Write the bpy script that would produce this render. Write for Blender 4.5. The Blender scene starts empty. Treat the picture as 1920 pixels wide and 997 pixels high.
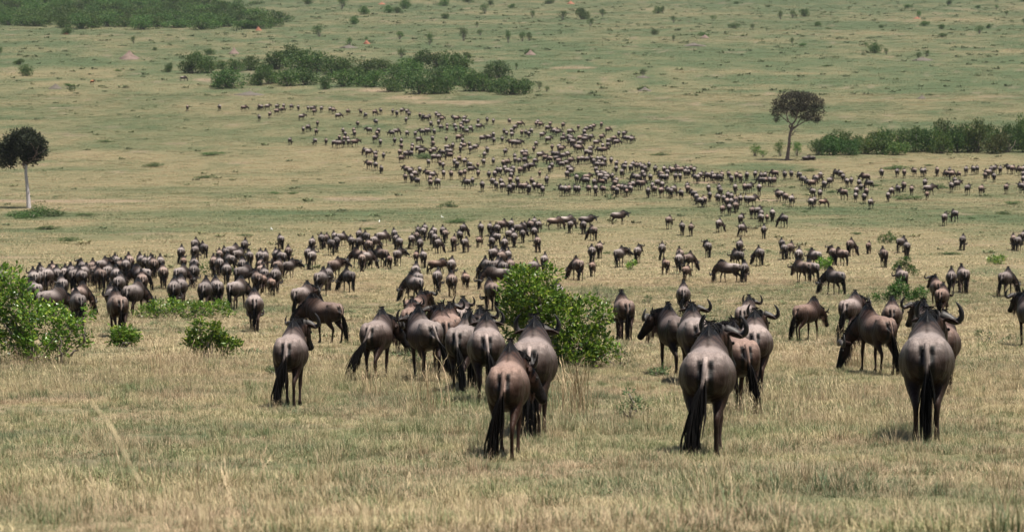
import bpy, math, random
import numpy as np
from mathutils import Vector, Matrix, kdtree

scene = bpy.context.scene
COL = scene.collection
rad = math.radians

# ------------------------------------------------------------------ camera, sky, sun, exposure
F_PX = 5000.0            # focal length in photo pixels (photo is 1920 x 997)
TILT = 0.05              # camera looks this far (rad) below the level
CX, CY = 960.0, 498.5
cam_d = bpy.data.cameras.new('camera')
cam = bpy.data.objects.new('camera', cam_d); COL.objects.link(cam)
cam_d.sensor_width = 36.0
cam_d.lens = 36.0 * F_PX / 1920.0
cam_d.clip_start = 0.3
cam_d.clip_end = 12000.0
cam.location = (0, 0, 0)
cam.rotation_euler = (math.pi / 2 - TILT, 0, 0)
cam_d.dof.use_dof = True
cam_d.dof.focus_distance = 48.0
cam_d.dof.aperture_fstop = 5.0
scene.camera = cam

SUN_EL, SUN_AZ = rad(71.0), rad(118.0)     # azimuth clockwise from +Y (the view direction)
world = bpy.data.worlds.new('World'); scene.world = world; world.use_nodes = True
wn = world.node_tree
sky = wn.nodes.new('ShaderNodeTexSky'); sky.sky_type = 'NISHITA'; sky.sun_disc = False
sky.sun_elevation = SUN_EL; sky.sun_rotation = SUN_AZ
wn.links.new(sky.outputs[0], wn.nodes['Background'].inputs[0])
wn.nodes['Background'].inputs[1].default_value = 0.05
sun_d = bpy.data.lights.new('sun', 'SUN'); sun_d.energy = 5.0; sun_d.angle = rad(0.5); sun_d.color = (1.0, 0.945, 0.85)
sun = bpy.data.objects.new('sun', sun_d); COL.objects.link(sun)
sdir = Vector((math.sin(SUN_AZ) * math.cos(SUN_EL), math.cos(SUN_AZ) * math.cos(SUN_EL), math.sin(SUN_EL)))
sun.rotation_euler = (-sdir).to_track_quat('-Z', 'Y').to_euler()
scene.view_settings.view_transform = 'Standard'
scene.view_settings.look = 'None'
scene.view_settings.exposure = 0.80
scene.view_settings.gamma = 1.0

# ------------------------------------------------------------------ terrain profile: photo row of a foot -> distance
ROW = np.array([-420, -60, 0, 50, 100, 180, 208, 232, 265, 331, 362, 387, 405, 455, 485, 548, 597, 623, 640, 700, 765, 830, 855, 997, 1150, 1500, 2600, 9000], float)
PXM = np.array([1.75, 3.1, 3.9, 5.0, 6.2, 7.9, 8.7, 9.35, 10.2, 12.5, 14.2, 16.0, 17.2, 20.6, 24.2, 36, 50, 58.5, 65, 89, 118, 155, 172, 272, 400, 720, 1900, 9000], float)
DST = F_PX / PXM
def _pchip(x, y):
    h = np.diff(x); d = np.diff(y) / h
    m = np.zeros_like(y); m[0] = d[0]; m[-1] = d[-1]
    for k in range(1, len(x) - 1):
        if d[k - 1] * d[k] > 0:
            w1 = 2 * h[k] + h[k - 1]; w2 = h[k] + 2 * h[k - 1]
            m[k] = (w1 + w2) / (w1 / d[k - 1] + w2 / d[k])
    def f(q):
        q = np.asarray(q, float); i = np.clip(np.searchsorted(x, q) - 1, 0, len(x) - 2)
        t = np.clip((q - x[i]) / h[i], 0, 1)
        return ((2*t**3 - 3*t**2 + 1) * y[i] + (t**3 - 2*t**2 + t) * h[i] * m[i] + (-2*t**3 + 3*t**2) * y[i+1] + (t**3 - t**2) * h[i] * m[i+1])
    return f
_lnD = np.log(DST[::-1]); _row_of = _pchip(_lnD, ROW[::-1]); _lnD_of = _pchip(ROW, np.log(DST))
def dist_at(row): return np.exp(_lnD_of(row))
_fine = np.exp(np.linspace(math.log(DST[-1]), math.log(DST[0]), 900))
_zf = -_fine * np.tan(TILT + np.arctan((_row_of(np.log(_fine)) - CY) / F_PX))
for _ in range(10):
    _zf[1:-1] = 0.25 * _zf[:-2] + 0.5 * _zf[1:-1] + 0.25 * _zf[2:]
Z_NEAR = float(np.interp(14.0, _fine, _zf)) + 0.35
def base_z(D):
    D = np.asarray(D, float)
    z = np.interp(D, _fine, _zf)
    a = np.clip((D - 10) / 10, 0, 1)
    return z * a + (1 - a) * (Z_NEAR - 0.0)
def _hash(ix, iy, s):
    n = (ix.astype(np.int64) * 374761393 + iy.astype(np.int64) * 668265263 + s * 974711) & 0x7fffffff
    n = ((n ^ (n >> 13)) * 1274126177) & 0x7fffffff
    return ((n ^ (n >> 16)) & 0xffff) / 65535.0
def vnoise(x, y, s=0):
    x = np.asarray(x, float); y = np.asarray(y, float)
    ix = np.floor(x); iy = np.floor(y); fx = x - ix; fy = y - iy
    fx = fx*fx*(3-2*fx); fy = fy*fy*(3-2*fy)
    a = _hash(ix, iy, s); b = _hash(ix+1, iy, s); c = _hash(ix, iy+1, s); d = _hash(ix+1, iy+1, s)
    return (a*(1-fx)+b*fx)*(1-fy) + (c*(1-fx)+d*fx)*fy
def fbm(x, y, s=0, o=4):
    r = 0; amp = 1; tot = 0
    for k in range(o):
        r = r + amp * vnoise(x * 2**k + 17.3*k, y * 2**k + 9.1*k, s + k); tot += amp; amp *= 0.55
    return r / tot
def ground_z(X, Y):
    X = np.asarray(X, float); Y = np.asarray(Y, float)
    return base_z(np.maximum(Y, 0)) + 0.10 * (fbm(X / 4.0, Y / 4.0, 5, 3) - 0.5) * np.clip(Y / 40, 0.4, 2.0)
def gz(X, Y): return float(ground_z(np.array([X]), np.array([Y]))[0])
def at(px, row, D=None):
    """photo column and foot row -> a point on the ground"""
    D = float(dist_at(row)) if D is None else D
    X = (px - CX) / F_PX * D
    return X, D, gz(X, D)

# ------------------------------------------------------------------ small helpers
def new_mesh(name, V, Fc, colors=None, smooth=True):
    me = bpy.data.meshes.new(name)
    me.from_pydata([tuple(v) for v in V] if not isinstance(V, np.ndarray) else V.tolist(), [], Fc)
    if smooth: me.polygons.foreach_set('use_smooth', np.ones(len(me.polygons), bool))
    if colors is not None:
        at_ = me.attributes.new('Col', 'FLOAT_COLOR', 'POINT')
        c = np.ones((len(V), 4), np.float32); c[:, :3] = colors
        at_.data.foreach_set('color', c.ravel())
    me.update()
    return me
def link(name, me, parent=None, mat=None, loc=None, rot=None):
    o = bpy.data.objects.new(name, me); COL.objects.link(o)
    if mat is not None and me is not None and not me.materials: me.materials.append(mat)
    if parent is not None: o.parent = parent
    if loc is not None: o.location = loc
    if rot is not None: o.rotation_euler = rot
    return o
def tag(o, label=None, cat=None, group=None, kind=None):
    if label: o['label'] = label
    if cat: o['category'] = cat
    if group: o['group'] = group
    if kind: o['kind'] = kind
    return o
class Nodes:
    """terse shader building"""
    def __init__(self, name):
        self.m = bpy.data.materials.new(name); self.m.use_nodes = True
        self.t = self.m.node_tree; self.b = self.t.nodes['Principled BSDF']
    def n(self, kind, **kw):
        nd = self.t.nodes.new(kind)
        for k, v in kw.items():
            if k[0] == '_': nd.inputs[k[1:].replace('_', ' ') if not k[1:].isdigit() else int(k[1:])].default_value = v
            else: setattr(nd, k, v)
        return nd
    def l(self, a, b): self.t.links.new(a, b)
    def noise(self, scale, detail=3, rough=0.6, vec=None):
        nd = self.n('ShaderNodeTexNoise', _Scale=scale, _Detail=detail, _Roughness=rough)
        if vec is not None: self.l(vec, nd.inputs['Vector'])
        return nd.outputs['Fac']
    def mix(self, f, a, b, mode='MIX'):
        nd = self.n('ShaderNodeMix', data_type='RGBA', blend_type=mode)
        for i, v in ((0, f), (6, a), (7, b)):
            if isinstance(v, (int, float)): nd.inputs[i].default_value = v
            elif isinstance(v, tuple): nd.inputs[i].default_value = (*v[:3], 1)
            else: self.l(v, nd.inputs[i])
        return nd.outputs[2]
    def ramp(self, f, lo, hi, a=0.0, b=1.0):
        nd = self.n('ShaderNodeMapRange'); self.l(f, nd.inputs[0])
        for i, v in ((1, lo), (2, hi), (3, a), (4, b)): nd.inputs[i].default_value = v
        return nd.outputs[0]
    def math(self, op, a, b=0.0):
        nd = self.n('ShaderNodeMath', operation=op)
        for i, v in ((0, a), (1, b)):
            if isinstance(v, (int, float)): nd.inputs[i].default_value = v
            else: self.l(v, nd.inputs[i])
        return nd.outputs[0]
    def bump(self, h, strength, dist):
        nd = self.n('ShaderNodeBump', _Strength=strength, _Distance=dist); self.l(h, nd.inputs['Height'])
        self.l(nd.outputs[0], self.b.inputs['Normal'])
# ------------------------------------------------------------------ wildebeest
def lerp(a, b, t): return a + (b - a) * t
def sstep(x, a, b):
    t = np.clip((np.asarray(x, float) - a) / (b - a), 0, 1); return t * t * (3 - 2 * t)
def frame(path, upref):
    path = np.asarray(path, float)
    T = np.gradient(path, axis=0); T /= np.linalg.norm(T, axis=1)[:, None] + 1e-9
    up0 = np.broadcast_to(np.asarray(upref, float), path.shape)
    R = np.cross(T, up0); R /= np.linalg.norm(R, axis=1)[:, None] + 1e-9
    U = np.cross(R, T)
    return T, R, U
def resample(keys, n):
    """keys: rows of numbers; smooth resample along the rows"""
    k = np.asarray(keys, float); s = np.linspace(0, len(k) - 1, n)
    i = np.clip(np.floor(s).astype(int), 0, len(k) - 2); t = (s - i)[:, None]
    p0 = k[np.maximum(i - 1, 0)]; p1 = k[i]; p2 = k[i + 1]; p3 = k[np.minimum(i + 2, len(k) - 1)]
    return 0.5 * ((2*p1) + (-p0 + p2)*t + (2*p0 - 5*p1 + 4*p2 - p3)*t**2 + (-p0 + 3*p1 - 3*p2 + p3)*t**3)
class Geo:
    def __init__(self): self.V = []; self.F = []; self.C = []; self.n = 0; self.cols = []; self.pid = []; self.pt = []
    def add(self, V, F, C):
        V = np.asarray(V, float); C = np.asarray(C, float)
        if C.ndim == 1: C = np.tile(C, (len(V), 1))
        self.V.append(V); self.C.append(C); self.F += [tuple(i + self.n for i in f) for f in F]; self.n += len(V)
    def loft(self, path, a, bt, bb, p=None, upref=(0, 0, 1), seg=16, col=(0.1, 0.1, 0.1), low=0.0):
        path = np.asarray(path, float); n = len(path)
        T, R, U = frame(path, upref)
        a, bt, bb = (np.broadcast_to(np.asarray(v, float), n) for v in (a, bt, bb))
        p = np.broadcast_to(np.asarray(1.0 if p is None else p, float), n)
        ph = np.linspace(0, 2 * math.pi, seg, endpoint=False)
        s, c = np.sin(ph), np.cos(ph)
        sx = np.sign(s) * np.abs(s)[None, :] ** np.where(c[None, :] > 0, p[:, None], 1.0) * (1 + low * np.clip(-c, 0, 1))[None, :]
        h = np.where(c[None, :] > 0, c[None, :] * bt[:, None], c[None, :] * bb[:, None])
        V = path[:, None, :] + R[:, None, :] * (sx * a[:, None])[:, :, None] + U[:, None, :] * h[:, :, None]
        V = V.reshape(-1, 3)
        V = np.vstack([V, path[:1], path[-1:]])
        F = []
        for i in range(n - 1):
            for j in range(seg):
                k = (j + 1) % seg
                F.append((i*seg + j, (i+1)*seg + j, (i+1)*seg + k, i*seg + k))
        for j in range(seg):
            k = (j + 1) % seg
            F.append((n*seg, j, k)); F.append((n*seg + 1, (n-1)*seg + k, (n-1)*seg + j))
        t = np.concatenate([np.repeat(np.linspace(0, 1, n), seg), [0, 1]])
        C = col(V, t) if callable(col) else np.asarray(col, float)
        self.pid.append(np.full(len(V), len(self.cols))); self.pt.append(t); self.cols.append(col)
        self.add(V, F, C)
    def ball(self, c, r, col, seg=10):
        ph = np.linspace(0.12, math.pi - 0.12, 7)
        path = np.array(c)[None] + np.outer(-np.cos(ph), np.array([0, 0, 1.0])) * np.array(r)[2]
        self.loft(path, np.sin(ph) * r[0], np.sin(ph) * r[1], np.sin(ph) * r[1], upref=(0, 1, 0), seg=seg, col=col)
    def ribbon(self, pts, w, side, col):
        pts = np.asarray(pts, float); n = len(pts); side = np.asarray(side, float)
        ws = w * np.array([0.7] + [1.0] * (n - 2) + [0.15])
        V = np.vstack([pts - side * ws[:, None], pts + side * ws[:, None]])
        self.add(V, [(i, i + 1, n + i + 1, n + i) for i in range(n - 1)], col)
    def arrays(self): return np.vstack(self.V), self.F, np.vstack(self.C)
    def mesh(self, name, smooth=True):
        V, F, C = self.arrays(); return new_mesh(name, V, F, C, smooth)

GREY = np.array([0.350, 0.292, 0.268]); BROWN = np.array([0.019, 0.0118, 0.0092]); DARK = np.array([0.030, 0.021, 0.018])
BLACK = np.array([0.007, 0.0065, 0.0065]); TAN = np.array([0.19, 0.135, 0.105])
def torso_col(V, t):
    x, y, z = V[:, 0], V[:, 1], V[:, 2]
    g = vnoise(y * 7 + 3, z * 3 + np.abs(x) * 4, 3)
    c = lerp(GREY, GREY * 0.80, g[:, None])  # pale back and rump, the sun's sheen painted into the hide
    sh = sstep(y + 0.25 * (z - 1.0), -0.16, 0.30)[:, None]
    br = (0.5 + 0.5 * np.sin(y * 46 + z * 9 + 2 * np.sin(z * 11)))[:, None]          # brindle bands on the shoulder
    c = lerp(c, lerp(BROWN * 2.3, BROWN * 0.55, br ** 1.5), sh * 0.94)
    flank_shade = (np.array([0.034, 0.0230, 0.0190]) * (0.85 + 0.3 * g[:, None]))
    c = lerp(c, np.minimum(c, flank_shade), (1 - sstep(z + 0.06 * (g - 0.5), 0.87, 1.17))[:, None])        # brown flanks, darkened downward with painted side shade
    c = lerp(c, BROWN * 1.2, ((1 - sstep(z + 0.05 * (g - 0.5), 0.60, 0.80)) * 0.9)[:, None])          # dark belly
    ridge = (1 - sstep(np.abs(x), 0.008, 0.030)) * sstep(y, -0.45, 0.0) * sstep(z, 1.05, 1.12)
    c = lerp(c, DARK, (ridge * 0.75)[:, None])
    mw = 0.015 + 0.10 * sstep(y, 0.08, 0.42)
    mane = (1 - sstep(np.abs(x), mw * 0.75, mw * 1.15)) * sstep(y, 0.06, 0.20) * sstep(z, 1.04, 1.12)
    c = lerp(c, BLACK * 1.3, mane[:, None])
    st = (1 - sstep(np.abs(np.abs(x) - 0.060), 0.026, 0.033)) * (1 - sstep(y, -0.70, -0.58)) * sstep(z, 0.55, 0.66) * (1 - sstep(z, 1.05, 1.08))
    c = lerp(c, BLACK, st[:, None])
    mid = (1 - sstep(np.abs(x), 0.02, 0.030)) * (1 - sstep(y, -0.72, -0.62)) * sstep(z, 0.75, 0.85)
    c = lerp(c, GREY, (mid * 0.8)[:, None])
    return c
def leg_col(V, t):
    z = V[:, 2]
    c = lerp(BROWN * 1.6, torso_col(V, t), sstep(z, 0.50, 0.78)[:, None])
    c = lerp(DARK * 1.2, c, sstep(z, 0.10, 0.45)[:, None])
    return lerp(BLACK, c, sstep(z, 0.04, 0.075)[:, None])

class Pose:
    """poll: where the skull meets the neck; face: direction poll -> muzzle"""
    def __init__(self, poll, face, hind=(0, 0), fore=(0, 0), bow=(0, 0, 0)):
        self.P = np.array(poll, float); self.F = np.array(face, float); self.F /= np.linalg.norm(self.F)
        up = np.array([0, 0, 1.0]) if abs(self.F[2]) < 0.93 else np.array([self.F[0]*0.3, 1.0, 0.25])
        self.R = np.cross(self.F, up); self.R /= np.linalg.norm(self.R); self.U = np.cross(self.R, self.F)
        self.hind, self.fore = hind, fore
        B0 = np.array([0, 0.44, 1.0]); Pn = self.P - self.F * 0.02 - self.U * 0.03
        m = np.array([0, 0.86, 0.25 * B0[2] + 0.75 * max(self.P[2], 0.80)]) + np.array(bow, float)
        tt = np.linspace(0, 1, 12)[:, None]
        self.neck = (1-tt)**2 * B0 + 2*tt*(1-tt) * m + tt**2 * Pn
        T, R, U = frame(self.neck, (0, 0, 1)); self.neckU = U; self.neckR = R
        t = np.linspace(0, 1, 12)
        self.neck_h = lerp(0.27, 0.115, t ** 0.85); self.neck_d = lerp(0.30, 0.12, t ** 0.8); self.neck_w = lerp(0.165, 0.078, t ** 0.9)
    def h(self, f, r, u): return self.P + self.F * f + self.R * r + self.U * u

def build_body(ps, name, voxel=0.0145, smooth_it=11):
    g = Geo()
    K = [  # y, ztop, zbot, half width, ridge exponent
        (-0.800, 0.985, 0.865, 0.055, 1.0), (-0.775, 1.050, 0.780, 0.120, 1.0), (-0.68, 1.122, 0.680, 0.196, 1.12), (-0.52, 1.168, 0.610, 0.250, 1.25),
        (-0.32, 1.170, 0.570, 0.268, 1.25), (-0.10, 1.168, 0.530, 0.312, 1.12), (0.12, 1.188, 0.525, 0.300, 1.22), (0.30, 1.292, 0.552, 0.252, 1.85),
        (0.45, 1.400, 0.565, 0.225, 2.50), (0.58, 1.375, 0.610, 0.190, 2.35), (0.70, 1.260, 0.700, 0.148, 1.6), (0.77, 1.13, 0.80, 0.085, 1.2)]
    k = resample(K, 46)
    zc = k[:, 2] + (k[:, 1] - k[:, 2]) * 0.47
    path = np.stack([np.zeros(len(k)), k[:, 0], zc], 1)
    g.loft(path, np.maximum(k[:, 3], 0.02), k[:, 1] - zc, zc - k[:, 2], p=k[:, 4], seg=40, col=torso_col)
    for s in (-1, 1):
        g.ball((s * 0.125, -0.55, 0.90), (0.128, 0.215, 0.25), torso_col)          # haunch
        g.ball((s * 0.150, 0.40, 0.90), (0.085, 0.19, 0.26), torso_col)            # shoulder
        g.ball((s * 0.165, -0.44, 1.070), (0.05, 0.09, 0.06), torso_col)         # hip bone
        d = ps.hind[0 if s < 0 else 1]
        K = [(s*0.125, -0.50, 0.94, 0.165, 0.13), (s*0.150, -0.43 + .15*d, 0.78, 0.170, 0.115), (s*0.145, -0.45 + .45*d, 0.62, 0.130, 0.090), (s*0.128, -0.56 + .72*d, 0.49, 0.074, 0.054),
             (s*0.115, -0.655 + .85*d, 0.405, 0.050, 0.036), (s*0.113, -0.640 + .92*d, 0.30, 0.037, 0.030), (s*0.112, -0.615 + .97*d, 0.17, 0.034, 0.029),
             (s*0.112, -0.595 + d, 0.095, 0.042, 0.036), (s*0.112, -0.565 + d, 0.05, 0.045, 0.040), (s*0.112, -0.545 + d, 0.0, 0.054, 0.047)]
        k = resample(K, 26)
        g.loft(k[:, :3], k[:, 4], k[:, 3], k[:, 3], upref=(0, 1, 0.0), seg=14, col=leg_col)
        d = ps.fore[0 if s < 0 else 1]
        lift = max(0.0, d) * 0.25
        K = [(s*0.150, 0.42, 0.86, 0.135, 0.085), (s*0.150, 0.38 + .1*d, 0.70, 0.100, 0.066), (s*0.140, 0.34 + .3*d, 0.57, 0.066, 0.048), (s*0.130, 0.365 + .6*d, 0.42, 0.048, 0.038),
             (s*0.126, 0.372 + .68*d, 0.345, 0.049, 0.040), (s*0.122, 0.362 + .8*d, 0.25, 0.033, 0.029), (s*0.120, 0.355 + .95*d, 0.13, 0.032, 0.028), (s*0.12, 0.360 + d, 0.085, 0.041, 0.035),
             (s*0.12, 0.385 + d, 0.045, 0.044, 0.040), (s*0.12, 0.405 + d, 0.0, 0.054, 0.047)]
        k = resample(K, 26)
        g.loft(k[:, :3], k[:, 4], k[:, 3], k[:, 3], upref=(0, 1, 0.0), seg=14, col=leg_col)
    def neck_col(V, t):
        br = (0.5 + 0.5 * np.sin(t * 55 + V[:, 2] * 6))[:, None]
        c = lerp(BROWN * 2.4, BROWN * 0.55, br ** 1.5)
        i = np.clip((t * 11).round().astype(int), 0, 11)
        rel = V - ps.neck[i]; uu = (rel * ps.neckU[i]).sum(1) / ps.neck_h[i]
        return lerp(c, BLACK * 1.2, sstep(uu, 0.5, 0.8)[:, None])
    g.loft(ps.neck, ps.neck_w, ps.neck_h, ps.neck_d, p=1.25, seg=24, col=neck_col)
    HK = [(-0.075, 0.040, 0.050, 0.06), (-0.02, 0.082, 0.085, 0.11), (0.06, 0.100, 0.098, 0.135), (0.14, 0.104, 0.100, 0.140), (0.22, 0.082, 0.092, 0.122), (0.30, 0.064, 0.082, 0.100),
          (0.38, 0.064, 0.072, 0.086), (0.435, 0.074, 0.066, 0.082), (0.475, 0.072, 0.055, 0.066), (0.495, 0.045, 0.03, 0.04)]
    k = resample(HK, 26); hp = np.array([ps.h(f, 0, -0.035) for f in k[:, 0]])
    def head_col(V, t):
        f = (V - ps.P) @ ps.F; r = np.abs((V - ps.P) @ ps.R); u = (V - ps.P) @ ps.U
        c = lerp(BROWN * 0.9, BLACK * 1.3, sstep(f, 0.02, 0.2)[:, None])
        c = lerp(c, BROWN * 1.8, (sstep(r, 0.05, 0.09) * sstep(-u, -0.03, 0.05) * (1 - sstep(f, 0.2, 0.34)))[:, None])   # brown cheek
        return c
    g.loft(hp, k[:, 1], k[:, 2], k[:, 3], upref=ps.U, p=0.9, seg=20, col=head_col)
    for s in (-1, 1):                                                                                                # ears
        e = resample([ps.h(-0.02, s*0.07, 0.0), ps.h(-0.035, s*0.13, -0.005), ps.h(-0.045, s*0.20, -0.03), ps.h(-0.05, s*0.27, -0.065), ps.h(-0.05, s*0.295, -0.08)], 10)
        g.loft(e, np.interp(np.linspace(0, 1, 10), [0, .3, .6, 1], [.022, .045, .042, .010]), 0.017, 0.017, upref=ps.U, seg=8, col=DARK * 1.6)
    V, F, C = g.arrays()
    C = (g.cols, np.concatenate(g.pid), np.concatenate(g.pt))
    me = new_mesh(name + '_src', V, F)
    o = bpy.data.objects.new(name + '_src', me); COL.objects.link(o)
    md = o.modifiers.new('r', 'REMESH'); md.mode = 'VOXEL'; md.voxel_size = voxel; md.use_smooth_shade = True
    if smooth_it:
        sm = o.modifiers.new('s', 'SMOOTH'); sm.factor = 0.5; sm.iterations = smooth_it
    return o, V, C
def finish_body(o, V, C, name, decimate=None):
    if decimate:
        dm = o.modifiers.new('d', 'DECIMATE'); dm.ratio = decimate
    dg = bpy.context.evaluated_depsgraph_get()
    me = bpy.data.meshes.new_from_object(o.evaluated_get(dg)); me.name = name
    kd = kdtree.KDTree(len(V))
    for i, v in enumerate(V): kd.insert(v, i)
    kd.balance()
    n = len(me.vertices); P = np.empty(n * 3); me.vertices.foreach_get('co', P); P = P.reshape(-1, 3)
    out = np.ones((n, 4), np.float32)
    cols, pid, pt = C
    idx = np.array([kd.find(P[i])[1] for i in range(n)])
    for k in range(len(cols)):
        sel = np.nonzero(pid[idx] == k)[0]
        if len(sel): out[sel, :3] = cols[k](P[sel], pt[idx[sel]]) if callable(cols[k]) else cols[k]
    ed = np.empty(len(me.edges) * 2, np.int64); me.edges.foreach_get('vertices', ed); ed = ed.reshape(-1, 2)
    for _ in range(0 if decimate else 1):                     # soften the joins between differently coloured regions
        acc = out.copy(); cnt = np.ones(n)
        np.add.at(acc, ed[:, 0], out[ed[:, 1]]); np.add.at(acc, ed[:, 1], out[ed[:, 0]]); np.add.at(cnt, ed.ravel(), 1)
        out = (acc / cnt[:, None]).astype(np.float32)
    for a in [a.name for a in me.attributes if a.name == 'Col']: me.attributes.remove(me.attributes[a])
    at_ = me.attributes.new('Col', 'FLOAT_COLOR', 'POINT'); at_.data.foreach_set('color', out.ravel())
    me.polygons.foreach_set('use_smooth', np.ones(len(me.polygons), bool)); me.materials.clear()
    return me, P, out[:, :3]
def horn_path(ps, s, young):
    hu = ps.U * 0.62 - ps.F * 0.78; hu /= np.linalg.norm(hu)
    fw = np.cross(hu, ps.R); base = ps.h(-0.005, 0, 0.075)
    if young: K = [(0.045, 0.0, 0.0), (0.10, 0.03, 0.0), (0.145, 0.085, 0.0), (0.165, 0.155, 0.0), (0.165, 0.20, 0.0)]; rr = [0.034, 0.028, 0.021, 0.012, 0.003]
    else: K = [(0.015, 0.015, 0.02), (0.085, -0.005, 0.03), (0.16, -0.045, 0.035), (0.225, -0.050, 0.03), (0.272, -0.010, 0.02), (0.285, 0.055, 0.0), (0.268, 0.125, -0.02), (0.235, 0.175, -0.035), (0.222, 0.192, -0.04)]; rr = [0.056, 0.057, 0.050, 0.043, 0.037, 0.030, 0.020, 0.010, 0.002]
    K = [(a * 0.95, b * 0.95, c) for a, b, c in K]
    n = 20; k = resample(K, n); r = np.interp(np.linspace(0, 1, n), np.linspace(0, 1, len(rr)), rr)
    return np.array([base + ps.R * (s * a) + hu * b + fw * c for a, b, c in k]), r
def build_horn(ps, s, young, name, seg=10):
    g = Geo(); p, r = horn_path(ps, s, young)
    r = r * (1 + 0.05 * np.sin(np.arange(len(r)) * 2.2))
    def c(V, t): return lerp(np.array([0.050, 0.044, 0.040]), np.array([0.018, 0.016, 0.016]), sstep(t, 0.25, 0.8)[:, None])
    g.loft(p, r, r * 0.9, r * 0.9, upref=ps.F + 0.01, seg=seg, col=c)
    return g.mesh(name)
def tail_path(sw, curl=0.0):
    K = [(0, -0.745, 1.080), (0, -0.800, 1.045), (0.02*sw, -0.832, 0.95), (0.05*sw, -0.842, 0.84), (0.11*sw, -0.860 - abs(sw)*0.03, 0.72), (0.2*sw, -0.865 - abs(sw)*0.05, 0.60)]
    if curl: K = [(0, -0.755, 1.075), (0, -0.83, 1.04), (curl*0.10, -0.87, 0.95), (curl*0.24, -0.89, 0.87), (curl*0.36, -0.88, 0.90), (curl*0.42, -0.87, 1.02)]
    return np.array(K)
def build_tail(sw, seed, name, curl=0.0, simple=False):
    rng = random.Random(seed); g = Geo(); K = tail_path(sw, curl); p = resample(K, 16)
    r = np.interp(np.linspace(0, 1, 16), [0, .2, 1], [.034, .028, .016])
    def c(V, t): return lerp(GREY * 0.85, BLACK, sstep(t, 0.52, 0.75)[:, None])
    g.loft(p, r, r, r, upref=(0, 1, 0), seg=8, col=c)
    end = K[-1]; dv = K[-1] - K[-2]; dv /= np.linalg.norm(dv)
    if simple:
        q = np.array([K[-3], K[-2], K[-1], K[-1] + dv * 0.12 + np.array([0, 0, -.08]), K[-1] + dv * 0.2 + np.array([0, 0, -.25])]); 
        g.loft(q, [.015, .04, .05, .04, .005], [.015, .04, .05, .04, .005], [.015, .04, .05, .04, .005], upref=(0, 1, 0), seg=6, col=BLACK)
        return g.mesh(name)
    for i in range(170):
        t0 = rng.uniform(0.58, 1.0); i0 = t0 * 15; b = p[int(i0)] if i0 < 15 else p[15]
        L = rng.uniform(0.36, 0.66) * (0.75 + 0.35 * t0)
        off = np.array([rng.gauss(0, 0.024), rng.gauss(0, 0.020), 0]); tip = np.array([rng.gauss(0, 0.045) + sw * 0.10, rng.gauss(0, 0.03) - 0.02, -1.0])
        m = lerp(dv, np.array([sw * 0.12, 0, -1.0]), 0.45)
        pts = [b + off * 0.35, b + off + m * L * 0.30, b + off * 1.5 + m * L * 0.55 + tip * L * 0.10, b + off * 1.3 + m * L * 0.6 + tip * L * 0.42]
        a = rng.uniform(0, 3.14); g.ribbon(pts, rng.uniform(0.006, 0.013), np.array([math.cos(a), math.sin(a), 0]), BLACK * rng.uniform(0.6, 1.8))
    return g.mesh(name)
def ridge_pts(ps):
    top = ps.neck + ps.neckU * (ps.neck_h * 0.98)[:, None]
    tor = np.array([(0, 0.16, 1.195), (0, 0.24, 1.240), (0, 0.32, 1.305), (0, 0.40, 1.372), (0, 0.47, 1.396)])
    keep = top[:, 1] > 0.50
    return np.vstack([tor, [(0, 0.55, 1.380)], top[keep]])
def build_mane(ps, seed, name, young=False):
    rng = random.Random(seed); g = Geo(); rp = resample(ridge_pts(ps), 60)
    T, R, U = frame(rp, (0, 0, 1))
    for i in range(520):
        j = rng.randrange(60); b = rp[j] + R[j] * rng.gauss(0, 0.022) - U[j] * 0.015
        s = 1 if i % 2 else -1
        k0 = min(1, 0.25 + j / 9)
        hk = 0.45 if rp[j][1] < 0.6 else 1.0
        up = rng.uniform(0.02, 0.06) * k0 * hk; fall = rng.uniform(0.03, 0.13) * (0.6 if young else 1.0) * k0 * hk
        out = R[j] * s
        pts = [b, b + U[j] * up + out * 0.008 - T[j] * 0.01, b + U[j] * (up * 0.8 - fall * 0.15) + out * (0.02 + fall * 0.28) - T[j] * 0.03, b + U[j] * (up * 0.6 - fall * 0.75) + out * (0.035 + fall * 0.36) - T[j] * 0.05]
        a = rng.uniform(-0.6, 0.6); sd = T[j] * math.cos(a) + out * math.sin(a)
        g.ribbon(pts, rng.uniform(0.005, 0.010), sd, BLACK * rng.uniform(0.6, 1.5))
    return g.mesh(name)
def build_beard(ps, seed, name, young=False):
    rng = random.Random(seed); g = Geo()
    pts0 = [ps.h(0.30, 0, -0.12), ps.h(0.18, 0, -0.165), ps.h(0.05, 0, -0.16)] + [ps.neck[i] - ps.neckU[i] * ps.neck_d[i] * 0.95 for i in (10, 8, 6, 4)]
    rp = resample(pts0, 40); T, R, U = frame(rp, (0, 0, 1))
    for i in range(190):
        j = rng.randrange(40); b = rp[j] + R[j] * rng.gauss(0, 0.028); L = rng.uniform(0.10, 0.24) * (0.6 if young else 1)
        d = np.array([rng.gauss(0, .12), rng.gauss(-.05, .12), -1.0])
        if ps.P[2] < 0.7: d = d * 0.5 + np.array([0, -0.5, 0])
        a = rng.uniform(0, 3.14)
        g.ribbon([b - d * 0.02, b + d * L * 0.5, b + d * L], rng.uniform(0.004, 0.009), np.array([math.cos(a), math.sin(a), 0]), lerp(TAN * 1.1, BROWN, rng.random() ** 2))
    return g.mesh(name)
def build_eye(ps, s, name):
    g = Geo(); c = ps.h(0.135, s * 0.098, 0.012); g.ball(c, (0.02, 0.02, 0.02), np.array([0.01, 0.008, 0.006]), seg=8); return g.mesh(name)

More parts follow.
